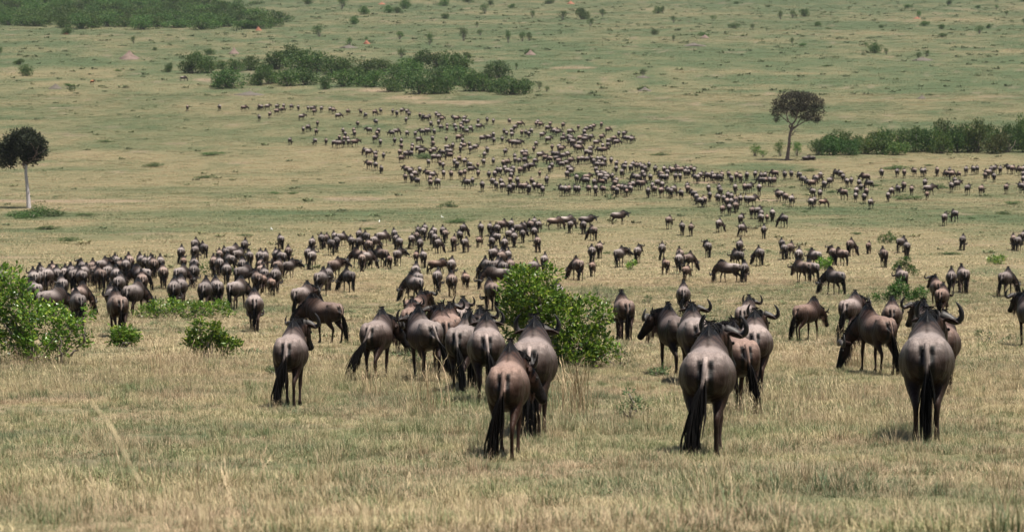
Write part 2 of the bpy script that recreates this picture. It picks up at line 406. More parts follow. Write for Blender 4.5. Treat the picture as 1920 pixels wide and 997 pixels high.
def hide_material(name, rough=0.45, hairy=True):
    N = Nodes(name); A = N.n('ShaderNodeAttribute', attribute_name='Col'); info = N.n('ShaderNodeObjectInfo'); tc = N.n('ShaderNodeTexCoord')
    v = N.ramp(info.outputs['Random'], 0, 1, 0.80, 1.22)
    c = N.mix(1.0, A.outputs['Color'], info.outputs['Color'], 'MULTIPLY')
    mp = N.n('ShaderNodeMapping'); mp.inputs['Scale'].default_value = (14, 5, 3.2); N.l(tc.outputs['Object'], mp.inputs[0])
    fur = N.noise(6.0, 5, 0.72, mp.outputs[0]); blot = N.noise(3.2, 3, 0.6, tc.outputs['Object'])
    k = N.math('MULTIPLY', v, N.math('MULTIPLY', N.ramp(fur, 0.25, 0.75, 0.55, 1.40), N.ramp(blot, 0.3, 0.7, 0.74, 1.20)))
    sc = N.n('ShaderNodeVectorMath', operation='SCALE'); N.l(c, sc.inputs[0]); N.l(k, sc.inputs['Scale'])
    N.l(sc.outputs[0], N.b.inputs['Base Color'])
    N.b.inputs['Roughness'].default_value = rough
    N.b.inputs['Specular IOR Level'].default_value = 0.10 if hairy else 0.10
    if hairy:
        N.b.inputs['Sheen Weight'].default_value = 0.0; N.b.inputs['Sheen Roughness'].default_value = 0.35; N.b.inputs['Sheen Tint'].default_value = (1, .93, .9, 1)
        m2 = N.n('ShaderNodeMapping'); m2.inputs['Scale'].default_value = (3.0, 13.0, 2.6); N.l(tc.outputs['Object'], m2.inputs[0])
        folds = N.noise(1.0, 3, 0.55, m2.outputs[0])
        N.bump(N.math('ADD', N.math('MULTIPLY', folds, 6.0), N.math('MULTIPLY', fur, 1.3)), 0.7, 0.007)
    return N.m
HIDE = hide_material('hide'); HAIR = hide_material('long_hair', 0.62, False)
def horn_material():
    N = Nodes('horn_keratin'); A = N.n('ShaderNodeAttribute', attribute_name='Col'); N.l(A.outputs['Color'], N.b.inputs['Base Color'])
    tc = N.n('ShaderNodeTexCoord'); N.b.inputs['Roughness'].default_value = 0.5; N.b.inputs['Specular IOR Level'].default_value = 0.3; N.bump(N.noise(60, 2, 0.6, tc.outputs['Object']), 0.3, 0.002); return N.m
HORN = horn_material()
POSES = {
    'up':    Pose((0, 1.06, 1.13), (0, 0.60, -0.80), (0.02, -0.10), (-0.06, 0.08)),
    'walk':  Pose((0.02, 1.10, 1.06), (0.05, 0.62, -0.78), (0.20, -0.14), (-0.14, 0.20)),
    'upr':   Pose((0.12, 1.02, 1.21), (0.22, 0.58, -0.78), (-0.10, 0.06), (0.10, -0.06)),
    'upl':   Pose((-0.12, 1.02, 1.19), (-0.22, 0.58, -0.78), (0.10, -0.08), (-0.06, 0.10)),
    'lookr': Pose((0.34, 0.93, 1.08), (0.85, 0.10, -0.62), (0.04, -0.06), (0.06, -0.08), (0.10, 0, 0.05)),
    'lookl': Pose((-0.34, 0.93, 1.08), (-0.85, 0.10, -0.62), (-0.05, 0.06), (-0.08, 0.05), (-0.10, 0, 0.05)),
    'lookrl': Pose((0.24, 0.86, 0.98), (0.50, 0.18, -0.85), (0.16, -0.12), (0.08, -0.08), (0.08, 0, 0.05)),
    'lookll': Pose((-0.28, 0.86, 1.04), (-0.50, 0.30, -0.81), (-0.16, 0.14), (0.10, -0.12), (-0.08, 0, 0.05)),
    'low':   Pose((0.05, 1.12, 0.82), (0.05, 0.45, -0.89), (0.12, -0.10), (-0.08, 0.16)),
    'graze': Pose((0.03, 1.06, 0.47), (0.02, 0.16, -0.98), (0.06, -0.10), (0.14, -0.10), (0, 0.06, 0.02)),
    'grazer': Pose((0.36, 0.95, 0.50), (0.38, 0.05, -0.92), (-0.10, 0.05), (-0.10, 0.14), (0.10, 0.02, 0.02)),
    'grazel': Pose((-0.36, 0.95, 0.50), (-0.38, 0.05, -0.92), (0.08, -0.08), (0.14, -0.08), (-0.10, 0.02, 0.02)),
}
def taller(me):
    """long shanks: the measured animals stand a little taller and narrower than the sketch"""
    n = len(me.vertices); P = np.empty(n * 3); me.vertices.foreach_get('co', P); P = P.reshape(-1, 3)
    P[:, 2] += 0.07 * sstep(P[:, 2], 0.04, 0.55); P[:, 0] *= 0.97
    me.vertices.foreach_set('co', P.ravel()); me.update(); return me
_hm = {}; _todo = []
for _k, _p in POSES.items():
    _todo.append((_k, *build_body(_p, 'wildebeest_' + _k)))
bpy.context.view_layer.update()
for _k, _o, _V, _C in _todo:
    me, P_, C_ = finish_body(_o, _V, _C, 'wildebeest_' + _k)
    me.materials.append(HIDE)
    p = POSES[_k]; parts = {'body': me, 'P': P_}
    for young in (False, True):
        parts['horn', young] = [build_horn(p, s, young, 'horn') for s in (-1, 1)]
        parts['mane', young] = build_mane(p, 3, 'mane', young); parts['beard', young] = build_beard(p, 4, 'beard', young)
    parts['eye'] = [build_eye(p, s, 'eye') for s in (-1, 1)]
    # the light version for far animals
    me2, P2, C2 = finish_body(_o, _V, _C, 'far_wildebeest_' + _k, 0.024)
    parts['far'] = me2
    for q in [me, me2] + parts['eye'] + parts['horn', False] + parts['horn', True] + [parts['mane', False], parts['mane', True], parts['beard', False], parts['beard', True]]: taller(q)
    _hm[_k] = parts
    bpy.data.objects.remove(_o)
TAILS = [build_tail(0.0, 11, 'tail'), build_tail(-0.45, 12, 'tail'), build_tail(0.45, 13, 'tail'), build_tail(0.12, 14, 'tail'), build_tail(-1.2, 15, 'tail'), build_tail(1.2, 16, 'tail'), build_tail(0, 17, 'tail', -1.0)]
for _t in TAILS: taller(_t)
def far_mesh(pk, young, tail):
    """one light mesh: body, horns, mane ridge and tail"""
    me = _hm[pk]['far']; n = len(me.vertices); V = np.empty(n*3); me.vertices.foreach_get('co', V); V = V.reshape(-1, 3)
    C = np.empty(n*4, np.float32); me.attributes['Col'].data.foreach_get('color', C); C = C.reshape(-1, 4)[:, :3] * 1.25  # far coats brightened, strengthening the sheen painted on the rump
    lift = lambda q: np.asarray(q, float) + np.array([0, 0, 0.07])
    g = Geo(); g.add(V, [tuple(p.vertices) for p in me.polygons], C); p = POSES[pk]
    for s in (-1, 1):
        q, r = horn_path(p, s, young); q = lift(q[[0, 6, 10, 14, 19]]); r = r[[0, 6, 10, 14, 19]] * 1.25
        g.loft(q, r, r, r, upref=p.F + 0.01, seg=4, col=BLACK * 2)
    rp = lift(resample(ridge_pts(p), 7)); g.loft(rp, [0.02, .06, .075, .07, .06, .05, .02], [.01, .05, .055, .05, .045, .04, .01], [.03] * 7, seg=5, col=BLACK)
    K = resample(tail_path((0, -0.4, 0.4)[tail]), 5); K = lift(np.vstack([K, K[-1] + np.array([0, 0, -.16]), K[-1] + np.array([0, 0, -.36])]))
    g.loft(K, [.03, .03, .025, .03, .055, .06, .01], [.03, .03, .025, .03, .05, .05, .01], [.03, .03, .025, .03, .05, .05, .01], upref=(0, 1, 0), seg=5,
           col=lambda V, t: lerp(GREY, BLACK, sstep(t, 0.25, 0.45)[:, None]))
    return g
def make_beest(loc, yaw, pose='up', young=False, scale=1.0, tail=0, tint=None, detail=2, width=1.0):
    """detail 2: with eyes, 1: horns, mane, beard and tail, 0: one mesh"""
    parts = _hm[pose]
    if detail == 0:
        key = ('farm', young, tail % 3)
        if key not in parts:
            parts[key] = far_mesh(pose, young, tail % 3).mesh('far_wildebeest'); parts[key].materials.append(HIDE)
        o = link('wildebeest', parts[key])
        objs = [o]
    else:
        o = link('wildebeest', parts['body']); objs = [o]
        for h in parts['horn', young]: objs.append(link('horn', h, o, HORN))
        objs.append(link('mane', parts['mane', young], o, HAIR)); objs.append(link('beard', parts['beard', young], o, HAIR)); objs.append(link('tail', TAILS[tail], o, HAIR))
        if detail == 2:
            for e in parts['eye']: objs.append(link('eye', e, o, HORN))
    o.location = loc; o.rotation_euler = (0, 0, yaw); o.scale = (scale * width, scale, scale)
    if tint is not None:
        for q in objs: q.color = (*tint, 1)
    return o
# ------------------------------------------------------------------ ground colour regions (real vegetation: dry grass, green flush, bare soil)
PATCH = [  # photo column, row, half width, half height, dryness, bare soil
    (620, 404, 560, 11, 0.16, 0), (180, 432, 430, 6, 0.12, 0), (1420, 396, 340, 13, 0.20, 0), (1430, 313, 120, 11, 0.02, 0), (1650, 413, 300, 7, 0.25, 0),
    (60, 404, 80, 8, 0.05, 0), (1100, 552, 110, 15, 0.15, 0), (1880, 510, 90, 16, 0.2, 0), (90, 377, 210, 3, 0.8, 0.75), (665, 373, 60, 4, 0.6, 0.75),
    (1075, 127, 48, 3, 1, 0.6), (705, 170, 52, 4, 1, 0.5), (765, 184, 48, 4, 1, 0.5), (860, 192, 110, 3, 0.8, 0.45), (390, 150, 26, 3, 1, 0.8), (1320, 343, 40, 2.2, 1, 0.8),
    (1430, 376, 50, 1.8, 1, 0.8), (1480, 118, 300, 10, 0.12, 0), (1550, 150, 260, 9, 0.1, 0), (1000, 205, 260, 8, 0.25, 0), (700, 262, 500, 5, 0.3, 0), (620, 225, 260, 5, 0.4, 0),
    (300, 340, 350, 10, 0.85, 0), (1500, 260, 300, 12, 0.85, 0), (1750, 305, 260, 9, 0.9, 0), (300, 470, 420, 16, 0.95, 0), (1500, 440, 420, 14, 0.95, 0), (800, 395, 240, 4, 0.3, 0),
    (1290, 293, 30, 4, 0.1, 0.1), (800, 292, 30, 5, 0.05, 0), (1090, 328, 26, 6, 0.05, 0), (1025, 310, 40, 5, 0.1, 0), (900, 560, 200, 20, 0.9, 0), (1220, 290, 120, 5, 0.85, 0)]
def row_at(D): return _row_of(np.log(np.clip(D, DST[-1], DST[0])))
def cover(X, Y):
    """dryness 0..1 and bare soil 0..1 at ground points"""
    Y = np.asarray(Y, float); X = np.asarray(X, float); Yc = np.maximum(Y, 3)
    r = row_at(Yc); px = CX + X / Yc * F_PX
    base = np.interp(r, [0, 120, 180, 260, 330, 400, 460, 600, 700, 1000], [0.20, 0.24, 0.42, 0.55, 0.64, 0.50, 0.88, 0.84, 0.78, 0.74])
    sc = np.clip(Yc / 60, 0.5, 9)
    n1 = fbm(X / 9.0, Y / 11.0, 21, 4); n2 = fbm(X / 60.0, Y / 45.0, 33, 3); n3 = fbm(X / 1.7, Y / 1.7, 45, 3)
    d = base + (n1 - 0.5) * 1.15 + (n2 - 0.5) * 0.9 + (n3 - 0.5) * np.interp(Yc, [30, 200], [1.1, 0.2])
    soil = sstep(fbm(X / 5.0 + 40, Y / 7.0, 61, 3), 0.70, 0.80) * 0.35
    wob = (fbm(X / (sc * 3), Y / (sc * 5), 77, 3) - 0.5)
    for (cx, cy, hw, hh, dv, sv) in PATCH:
        q = ((px - cx) / hw) ** 2 + ((r - cy) / hh) ** 2 + wob * 1.6
        w = 1 - sstep(q, 0.35, 1.15)
        d = d * (1 - w * 0.8) + (dv + (n1 - 0.5) * 0.5) * w * 0.8; soil = soil * (1 - w) + (sv * (0.8 + wob)) * w
    return np.clip(d, 0, 1), np.clip(soil, 0, 1)

def hash01(x, y, s): return _hash(np.floor(x * 97).astype(np.int64), np.floor(y * 97).astype(np.int64), s)
def build_ground():
    D = np.concatenate([np.linspace(-40, 2, 12), np.exp(np.linspace(math.log(4), math.log(2800), 620)), [3400, 4500]])
    u = np.concatenate([[-1, -0.8, -0.65], np.linspace(-0.52, 0.52, 300), [0.65, 0.8, 1]])
    hw = np.maximum(D, 0) * 0.45 + 60
    X = u[None, :] * hw[:, None]; Y = np.broadcast_to(D[:, None], X.shape)
    Z = ground_z(X, Y)
    V = np.stack([X, Y, Z], -1).reshape(-1, 3); nr, nc = X.shape
    i = (np.arange(nr - 1)[:, None] * nc + np.arange(nc - 1)[None, :]).ravel()
    Fq = np.stack([i, i + 1, i + nc + 1, i + nc], 1)
    me = bpy.data.meshes.new('ground'); me.vertices.add(len(V)); me.vertices.foreach_set('co', V.ravel())
    me.loops.add(len(Fq) * 4); me.loops.foreach_set('vertex_index', Fq.ravel().astype(np.int32))
    me.polygons.add(len(Fq)); me.polygons.foreach_set('loop_start', (np.arange(len(Fq)) * 4).astype(np.int32)); me.update()
    me.polygons.foreach_set('use_smooth', np.ones(len(Fq), bool)); me.validate()
    d, s = cover(X.ravel(), Y.ravel())
    for nm, a in (('dry', d), ('soil', s)):
        at_ = me.attributes.new(nm, 'FLOAT', 'POINT'); at_.data.foreach_set('value', a.astype(np.float32))
    N = Nodes('grassland'); A = N.n('ShaderNodeAttribute', attribute_name='dry'); S = N.n('ShaderNodeAttribute', attribute_name='soil'); tc = N.n('ShaderNodeTexCoord'); P = tc.outputs['Object']
    mp = N.n('ShaderNodeMapping'); mp.inputs['Scale'].default_value = (0.55, 0.16, 0.0); N.l(P, mp.inputs[0])
    far = N.noise(1.0, 6, 0.72, mp.outputs[0]); mid = N.noise(1.9, 5, 0.7, P); fine = N.noise(14, 4, 0.7, P); blades = N.noise(70, 4, 0.8, P); broad = N.noise(0.035, 4, 0.6, P)
    k = N.math('ADD', A.outputs['Fac'], N.math('ADD', N.ramp(far, 0.25, 0.75, -0.22, 0.22), N.ramp(mid, 0.3, 0.7, -0.16, 0.16)))
    k = N.math('ADD', k, N.ramp(broad, 0.3, 0.7, -0.10, 0.10))
    col = N.mix(N.ramp(k, 0.05, 0.95), (0.070, 0.092, 0.044), (0.185, 0.155, 0.085))
    col = N.mix(N.math('MULTIPLY', S.outputs['Fac'], N.ramp(fine, 0.3, 0.6, 0.5, 1.0)), col, N.mix(N.ramp(far, 0.3, 0.7), (0.20, 0.125, 0.092), (0.36, 0.25, 0.20)))
    spots = N.ramp(N.noise(0.9, 5, 0.75, P), 0.60, 0.70); col = N.mix(N.math('MULTIPLY', spots, 0.55), col, (0.055, 0.068, 0.032))
    scrub = N.math('MULTIPLY', N.ramp(N.noise(0.16, 6, 0.8, P), 0.56, 0.66), N.ramp(broad, 0.42, 0.6)); col = N.mix(N.math('MULTIPLY', scrub, 0.5), col, (0.050, 0.062, 0.034))
    col = N.mix(1.0, col, N.ramp(N.math('MULTIPLY', fine, mid), 0.10, 0.42, 0.72, 1.22), 'MULTIPLY')
    col = N.mix(1.0, col, N.ramp(blades, 0.3, 0.7, 0.5, 1.45), 'MULTIPLY')
    N.l(col, N.b.inputs['Base Color']); N.b.inputs['Roughness'].default_value = 0.95; N.b.inputs['Specular IOR Level'].default_value = 0.1
    N.bump(N.math('ADD', N.math('MULTIPLY', mid, 1.0), N.math('MULTIPLY', fine, 0.25)), 0.6, 0.12)
    return tag(link('ground', me, None, N.m), kind='structure')
ground = build_ground()

# ------------------------------------------------------------------ grass
def blade(g, x, y, h, w, lean, az, rv, bv, seg=3, head=0.0):
    dx, dy = math.cos(az), math.sin(az); sx, sy = -dy, dx; L, R = [], []
    for i in range(seg + 1):
        t = i / seg; f = lean * t * t; ww = w * (1 - t) ** 0.6 if not head else w * (0.55 if t < 0.75 else 1.0)
        z = h * (t - 0.35 * (lean / max(h, .01)) ** 2 * t * t * 0.5)
        L.append((x + dx * f - sx * ww, y + dy * f - sy * ww, z)); R.append((x + dx * f + sx * ww, y + dy * f + sy * ww, z))
    n = seg + 1; c = (rv, bv, 0.5)
    if not head:
        g.add(L + R[:-1], [(i, n + i, n + i + 1, i + 1) for i in range(seg - 1)] + [(seg - 1, n + seg - 1, seg)], np.array(c))
    else:
        tip = L[-1]; tx = tip[0] + dx * lean * 0.25; ty = tip[1] + dy * lean * 0.25
        hd = [(tip[0] - sx*head*.4, tip[1] - sy*head*.4, tip[2]), (tx - sx*head, ty - sy*head, tip[2] + h*.07), (tx + dx*lean*.15, ty + dy*lean*.15, tip[2] + h*.18), (tx + sx*head, ty + sy*head, tip[2] + h*.07), (tip[0] + sx*head*.4, tip[1] + sy*head*.4, tip[2])]
        k = 2 * n
        g.add(L + R + hd, [(i, n + i, n + i + 1, i + 1) for i in range(seg)] + [(k, k+4, k+3, k+1), (k+1, k+3, k+2)], np.array(c))
def tuft(seed, n, r, h0, h1, w0, w1, lean=0.5, green=0.0, head=0.0, seg=3):
    rg = random.Random(seed); g = Geo()
    for i in range(n):
        a = rg.uniform(0, 6.283); q = r * math.sqrt(rg.random()); h = rg.uniform(h0, h1)
        blade(g, q * math.cos(a), q * math.sin(a), h, rg.uniform(w0, w1) * 0.5, h * rg.uniform(0.05, lean), a + rg.gauss(0, 1.0), min(1, max(0, rg.gauss(0.5 - green, 0.22))), rg.uniform(0.3, 1), seg, head)
    return g.mesh('tuft', False)
def weed(seed, n, r, h0, h1, lw):
    rg = random.Random(seed); g = Geo()
    for i in range(n):
        a = rg.uniform(0, 6.283); q = r * math.sqrt(rg.random()); h = rg.uniform(h0, h1) * (1 - 0.5 * q / r); x, y = q * math.cos(a), q * math.sin(a)
        for k in range(7):
            z = h * (0.25 + 0.75 * k / 6); b = rg.uniform(0, 6.283); L = lw * rg.uniform(1.6, 3.0); el = rg.uniform(0.0, 0.9)
            d = np.array([math.cos(b) * math.cos(el), math.sin(b) * math.cos(el), math.sin(el)]); s = np.array([-math.sin(b), math.cos(b), 0]) * lw * .5; o = np.array([x, y, z])
            g.add([o, o + d * L * .5 + s, o + d * L, o + d * L * .5 - s], [(0, 1, 2, 3)], np.array([rg.uniform(0, 0.3), rg.uniform(.3, 1), .5]))
    return g.mesh('weed', False)
def grass_material():
    N = Nodes('grass_blades'); A = N.n('ShaderNodeAttribute', attribute_name='Col'); D = N.n('ShaderNodeAttribute', attribute_name='dry', attribute_type='INSTANCER'); H = N.n('ShaderNodeAttribute', attribute_name='hue', attribute_type='INSTANCER')
    sep = N.n('ShaderNodeSeparateColor'); N.l(A.outputs['Color'], sep.inputs[0])
    k = N.math('ADD', D.outputs['Fac'], N.math('MULTIPLY', N.math('SUBTRACT', sep.outputs[0], 0.5), 1.5))
    dryc = N.mix(H.outputs['Fac'], (0.54, 0.435, 0.250), (0.46, 0.335, 0.215))
    grn = N.mix(H.outputs['Fac'], (0.160, 0.195, 0.078), (0.120, 0.155, 0.075))
    c = N.mix(N.ramp(k, 0.15, 0.85), grn, dryc)
    c = N.mix(1.0, c, N.ramp(sep.outputs[1], 0.3, 1, 0.5, 1.2), 'MULTIPLY')
    N.l(c, N.b.inputs['Base Color']); N.b.inputs['Roughness'].default_value = 0.6; N.b.inputs['Specular IOR Level'].default_value = 0.25
    tr = N.n('ShaderNodeBsdfTranslucent'); N.l(c, tr.inputs[0]); mx = N.n('ShaderNodeMixShader'); mx.inputs[0].default_value = 0.10
    N.l(N.b.outputs[0], mx.inputs[1]); N.l(tr.outputs[0], mx.inputs[2]); N.l(mx.outputs[0], N.t.nodes['Material Output'].inputs[0])
    return N.m
GRASS = grass_material()
TUFTS = [tuft(1, 44, 0.19, 0.02, 0.08, .004, .008, 2.4), tuft(2, 44, 0.19, 0.03, 0.10, .004, .008, 2.2), tuft(3, 30, 0.15, 0.06, 0.18, .003, .007, 1.3),
         tuft(4, 8, 0.16, 0.22, 0.45, .0022, .0034, 0.7, -0.25, 0.0035), tuft(5, 40, 0.11, 0.05, 0.15, .004, .008, 1.0, 0.3), weed(6, 7, 0.10, 0.06, 0.16, 0.018),
         tuft(7, 70, 0.46, 0.03, 0.10, .010, .020, 2.2), tuft(8, 50, 0.42, 0.05, 0.17, .008, .015, 1.5), tuft(9, 14, 0.40, 0.25, 0.48, .004, .007, 0.7, -0.25, 0.006), weed(10, 12, 0.28, 0.08, 0.2, 0.04),
         tuft(11, 60, 1.2, 0.03, 0.09, .035, .07, 2.5, seg=2), tuft(12, 46, 1.1, 0.04, 0.14, .03, .05, 2.2, seg=2), weed(13, 12, 0.45, 0.10, 0.28, 0.12), tuft(14, 46, 1.0, 0.04, 0.13, .03, .05, 2.0, 0.3, seg=2),
         tuft(15, 75, 0.13, 0.14, 0.36, .004, .007, 0.9, -0.1), tuft(16, 70, 0.15, 0.10, 0.26, .005, .009, 0.9, 0.35)]
def scatter(name, pts, kinds, rots, scls, dry, hue, label=None):
    me = bpy.data.meshes.new(name); me.vertices.add(len(pts)); me.vertices.foreach_set('co', pts.ravel())
    for nm, tp, a in (('kind', 'INT', kinds.astype(np.int32)), ('rot', 'FLOAT', rots), ('scl', 'FLOAT', scls), ('dry', 'FLOAT', dry), ('hue', 'FLOAT', hue)):
        at_ = me.attributes.new(nm, tp, 'POINT'); at_.data.foreach_set('value', a.astype(np.int32 if tp == 'INT' else np.float32))
    o = link(name, me)
    ng = bpy.data.node_groups.new(name + '_scatter', 'GeometryNodeTree')
    ng.interface.new_socket('Geometry', in_out='INPUT', socket_type='NodeSocketGeometry'); ng.interface.new_socket('Geometry', in_out='OUTPUT', socket_type='NodeSocketGeometry')
    gi = ng.nodes.new('NodeGroupInput'); go = ng.nodes.new('NodeGroupOutput'); iop = ng.nodes.new('GeometryNodeInstanceOnPoints'); m2p = ng.nodes.new('GeometryNodeMeshToPoints')
    join = ng.nodes.new('GeometryNodeGeometryToInstance')
    used = sorted(set(int(k) for k in kinds)); remap = {k: i for i, k in enumerate(used)}
    me.attributes['kind'].data.foreach_set('value', np.array([remap[int(k)] for k in kinds], np.int32))
    for k in reversed(used):
        oi = ng.nodes.new('GeometryNodeObjectInfo'); oi.inputs['Object'].default_value = TUFT_OBJ[k]
        ng.links.new(oi.outputs['Geometry'], join.inputs[0])
    def attr(nm, tp):
        nd = ng.nodes.new('GeometryNodeInputNamedAttribute'); nd.data_type = tp; nd.inputs['Name'].default_value = nm; return nd.outputs['Attribute']
    rot = ng.nodes.new('ShaderNodeCombineXYZ'); ng.links.new(attr('rot', 'FLOAT'), rot.inputs[2])
    ng.links.new(gi.outputs[0], m2p.inputs[0]); ng.links.new(m2p.outputs[0], iop.inputs['Points']); ng.links.new(join.outputs[0], iop.inputs['Instance'])
    iop.inputs['Pick Instance'].default_value = True
    ng.links.new(attr('kind', 'INT'), iop.inputs['Instance Index']); ng.links.new(rot.outputs[0], iop.inputs['Rotation']); ng.links.new(attr('scl', 'FLOAT'), iop.inputs['Scale'])
    ng.links.new(iop.outputs[0], go.inputs[0])
    md = o.modifiers.new('scatter', 'NODES'); md.node_group = ng
    return tag(o, label, kind='stuff')
TUFT_OBJ = []
for k, t in enumerate(TUFTS):
    t.materials.append(GRASS); TUFT_OBJ.append(bpy.data.objects.new('tuft', t))
def grass_points(seed, y0, y1, n, pool, wts, smin, smax, side):
    rg = np.random.default_rng(seed); Y = np.sqrt(rg.uniform(y0**2, y1**2, n)) if y0 > 1 else rg.uniform(y0, y1, n)
    X = rg.uniform(-1, 1, n) * (Y * 0.205 + side)
    d, s = cover(X, Y); clump = fbm(X / 1.3, Y / 1.3, 90, 2)
    keep = rg.random(n) > np.clip(s * 1.4, 0, 0.95) + np.clip(0.46 - clump, 0, 0.35) * 1.8
    X, Y, d, clump = X[keep], Y[keep], d[keep], clump[keep]; n = len(X)
    kinds = np.array(pool)[rg.choice(len(pool), n, p=np.array(wts) / sum(wts))]
    weeds = {5, 9, 12}; isw = np.isin(kinds, list(weeds)); kinds[isw & (fbm(X / 6, Y / 8, 15, 3) < (0.5 if y0 < 600 else 0.3))] = pool[0]
    tall = np.isin(kinds, [3, 8]); kinds[tall & (fbm(X / 4, Y / 5, 16, 3) < 0.50)] = pool[1]
    sc = rg.uniform(smin, smax, n) * (0.40 + 1.1 * clump)
    return np.stack([X, Y, ground_z(X, Y) - 0.01], 1), kinds, rg.uniform(0, 6.28, n), sc, np.where(np.isin(kinds, [4, 13, 15]), d - 0.30, d), np.clip(fbm(X / 1.1 + 9, Y / 1.5, 18, 3) * 2.2 - 0.6, 0, 1)
scatter('near_grass', *grass_points(1, 15, 62, 135000, [0, 1, 2, 3, 4, 5, 14, 15], [6, 6, 3.0, 1.7, 1.3, 0.25, 0.16, 0.10], 0.55, 0.95, 4.0))
scatter('mid_grass', *grass_points(2, 60, 165, 70000, [6, 7, 8, 9, 14, 15], [8, 5, 1.0, 0.35, 0.4, 0.3], 0.60, 1.1, 7.0))
scatter('far_grass', *grass_points(3, 160, 640, 80000, [10, 11, 13, 12], [7, 4, 2, 0.16], 0.7, 1.2, 10.0))
scatter('slope_grass', *grass_points(4, 630, 1700, 90000, [10, 11, 13, 12], [7, 4, 2, 0.5], 1.3, 2.2, 20.0))
# ------------------------------------------------------------------ shrubs, trees, mounds
def leaf_material(name, dark, light, tip, rough=0.42):
    N = Nodes(name); A = N.n('ShaderNodeAttribute', attribute_name='Col'); info = N.n('ShaderNodeObjectInfo'); sep = N.n('ShaderNodeSeparateColor'); N.l(A.outputs['Color'], sep.inputs[0])
    c = N.mix(sep.outputs[0], dark, light); c = N.mix(N.ramp(sep.outputs[1], 0.72, 1.0, 0, 0.85), c, tip)
    c = N.mix(1.0, c, info.outputs['Color'], 'MULTIPLY')
    hv = N.n('ShaderNodeHueSaturation'); N.l(c, hv.inputs['Color']); N.l(N.ramp(info.outputs['Random'], 0, 1, 0.75, 1.25), hv.inputs['Value']); N.l(N.ramp(info.outputs['Random'], 0, 1, 0.485, 0.515), hv.inputs['Hue']); c = hv.outputs[0]
    N.l(c, N.b.inputs['Base Color']); N.b.inputs['Roughness'].default_value = rough; N.b.inputs['Specular IOR Level'].default_value = 0.5 if rough < 0.4 else 0.35
    tr = N.n('ShaderNodeBsdfTranslucent'); N.l(c, tr.inputs[0]); mx = N.n('ShaderNodeMixShader'); mx.inputs[0].default_value = 0.33
    N.l(N.b.outputs[0], mx.inputs[1]); N.l(tr.outputs[0], mx.inputs[2]); N.l(mx.outputs[0], N.t.nodes['Material Output'].inputs[0]); return N.m
LEAF = leaf_material('shrub_leaf', (0.030, 0.085, 0.012), (0.170, 0.320, 0.030), (0.46, 0.55, 0.08), 0.36)
FARLEAF = leaf_material('bush_leaf', (0.024, 0.060, 0.013), (0.074, 0.140, 0.026), (0.16, 0.21, 0.05), 0.6)
TREELEAF = leaf_material('tree_leaf', (0.015, 0.020, 0.010), (0.034, 0.042, 0.020), (0.06, 0.065, 0.03), 0.7)
DRYLEAF = leaf_material('bare_twig_leaf', (0.044, 0.040, 0.026), (0.075, 0.068, 0.042), (0.09, 0.095, 0.05), 0.7)
WEEDM = leaf_material('weed_leaf', (0.07, 0.11, 0.045), (0.13, 0.18, 0.075), (0.2, 0.22, 0.1), 0.6)
def bark_material(name, a, b):
    N = Nodes(name); tc = N.n('ShaderNodeTexCoord'); mp = N.n('ShaderNodeMapping'); mp.inputs['Scale'].default_value = (9, 9, 2.2); N.l(tc.outputs['Object'], mp.inputs[0])
    f = N.noise(1.0, 5, 0.7, mp.outputs[0]); N.l(N.mix(N.ramp(f, 0.35, 0.65), a, b), N.b.inputs['Base Color']); N.b.inputs['Roughness'].default_value = 0.85; N.bump(f, 0.8, 0.04); return N.m
BARK = bark_material('shrub_bark', (0.10, 0.08, 0.06), (0.26, 0.22, 0.18)); PALEBARK = bark_material('pale_bark', (0.30, 0.26, 0.25), (0.58, 0.54, 0.53)); DARKBARK = bark_material('dark_bark', (0.05, 0.035, 0.03), (0.24, 0.17, 0.15))
def leaf_cloud(g, rg, blobs, n, size, flat=0.0, aspect=0.42, clump=7, shell=0.55):
    """sprigs of leaves spread through the blobs; every sprig is a little rosette, so gaps stay between them"""
    tot = sum(b[3] ** 2 for b in blobs)
    for b in blobs:
        c = np.array(b[:3]); r = b[3]; rz = b[4] if len(b) > 4 else r; m = max(1, int(n * r * r / tot / clump))
        for _ in range(m):
            v = np.array([rg.gauss(0, 1), rg.gauss(0, 1), rg.gauss(0, 1)]); v /= np.linalg.norm(v) + 1e-6
            q = r * (shell + (1.12 - shell) * rg.random() ** 0.7) * (1.0 if rg.random() > 0.1 else rg.uniform(1.1, 1.35)); o = c + v * np.array([q, q, q * rz / r])
            if o[2] < 0.02: continue
            tone = min(1, max(0, 0.45 + rg.gauss(0, 0.26)))
            for k in range(clump):
                d = v * 0.6 + np.array([rg.gauss(0, .7), rg.gauss(0, .7), rg.gauss(0.35 - flat, .5)]); d /= np.linalg.norm(d) + 1e-6
                s = np.cross(d, np.array([rg.gauss(0, 1), rg.gauss(0, 1), rg.gauss(0, 1)])); s /= np.linalg.norm(s) + 1e-6
                L = size * rg.uniform(0.6, 1.3); w = L * aspect; p = o + np.array([rg.gauss(0, size * .5) for _ in range(3)])
                g.V.append(np.array([p, p + d * L * .5 + s * w * .5, p + d * L, p + d * L * .5 - s * w * .5]))
                g.F.append((g.n, g.n + 1, g.n + 2, g.n + 3)); g.n += 4
                g.C.append(np.tile(np.array([min(1, max(0, tone + rg.gauss(0, .15))), rg.random(), 0.5]), (4, 1)))
def limb(g, a, b, r0, r1, rg, wob=0.12, n=6, seg=6, col=(0.2, 0.2, 0.2)):
    a, b = np.array(a, float), np.array(b, float); L = np.linalg.norm(b - a); t = np.linspace(0, 1, n)[:, None]
    p = a + (b - a) * t + np.array([[rg.gauss(0, wob * L) * math.sin(math.pi * tt) for _ in range(3)] for tt in t[:, 0]]) * 0.6
    r = np.linspace(r0, r1, n); g.loft(p, r, r, r, upref=(0.3, 1, 0.1), seg=seg, col=np.array(col)); return p
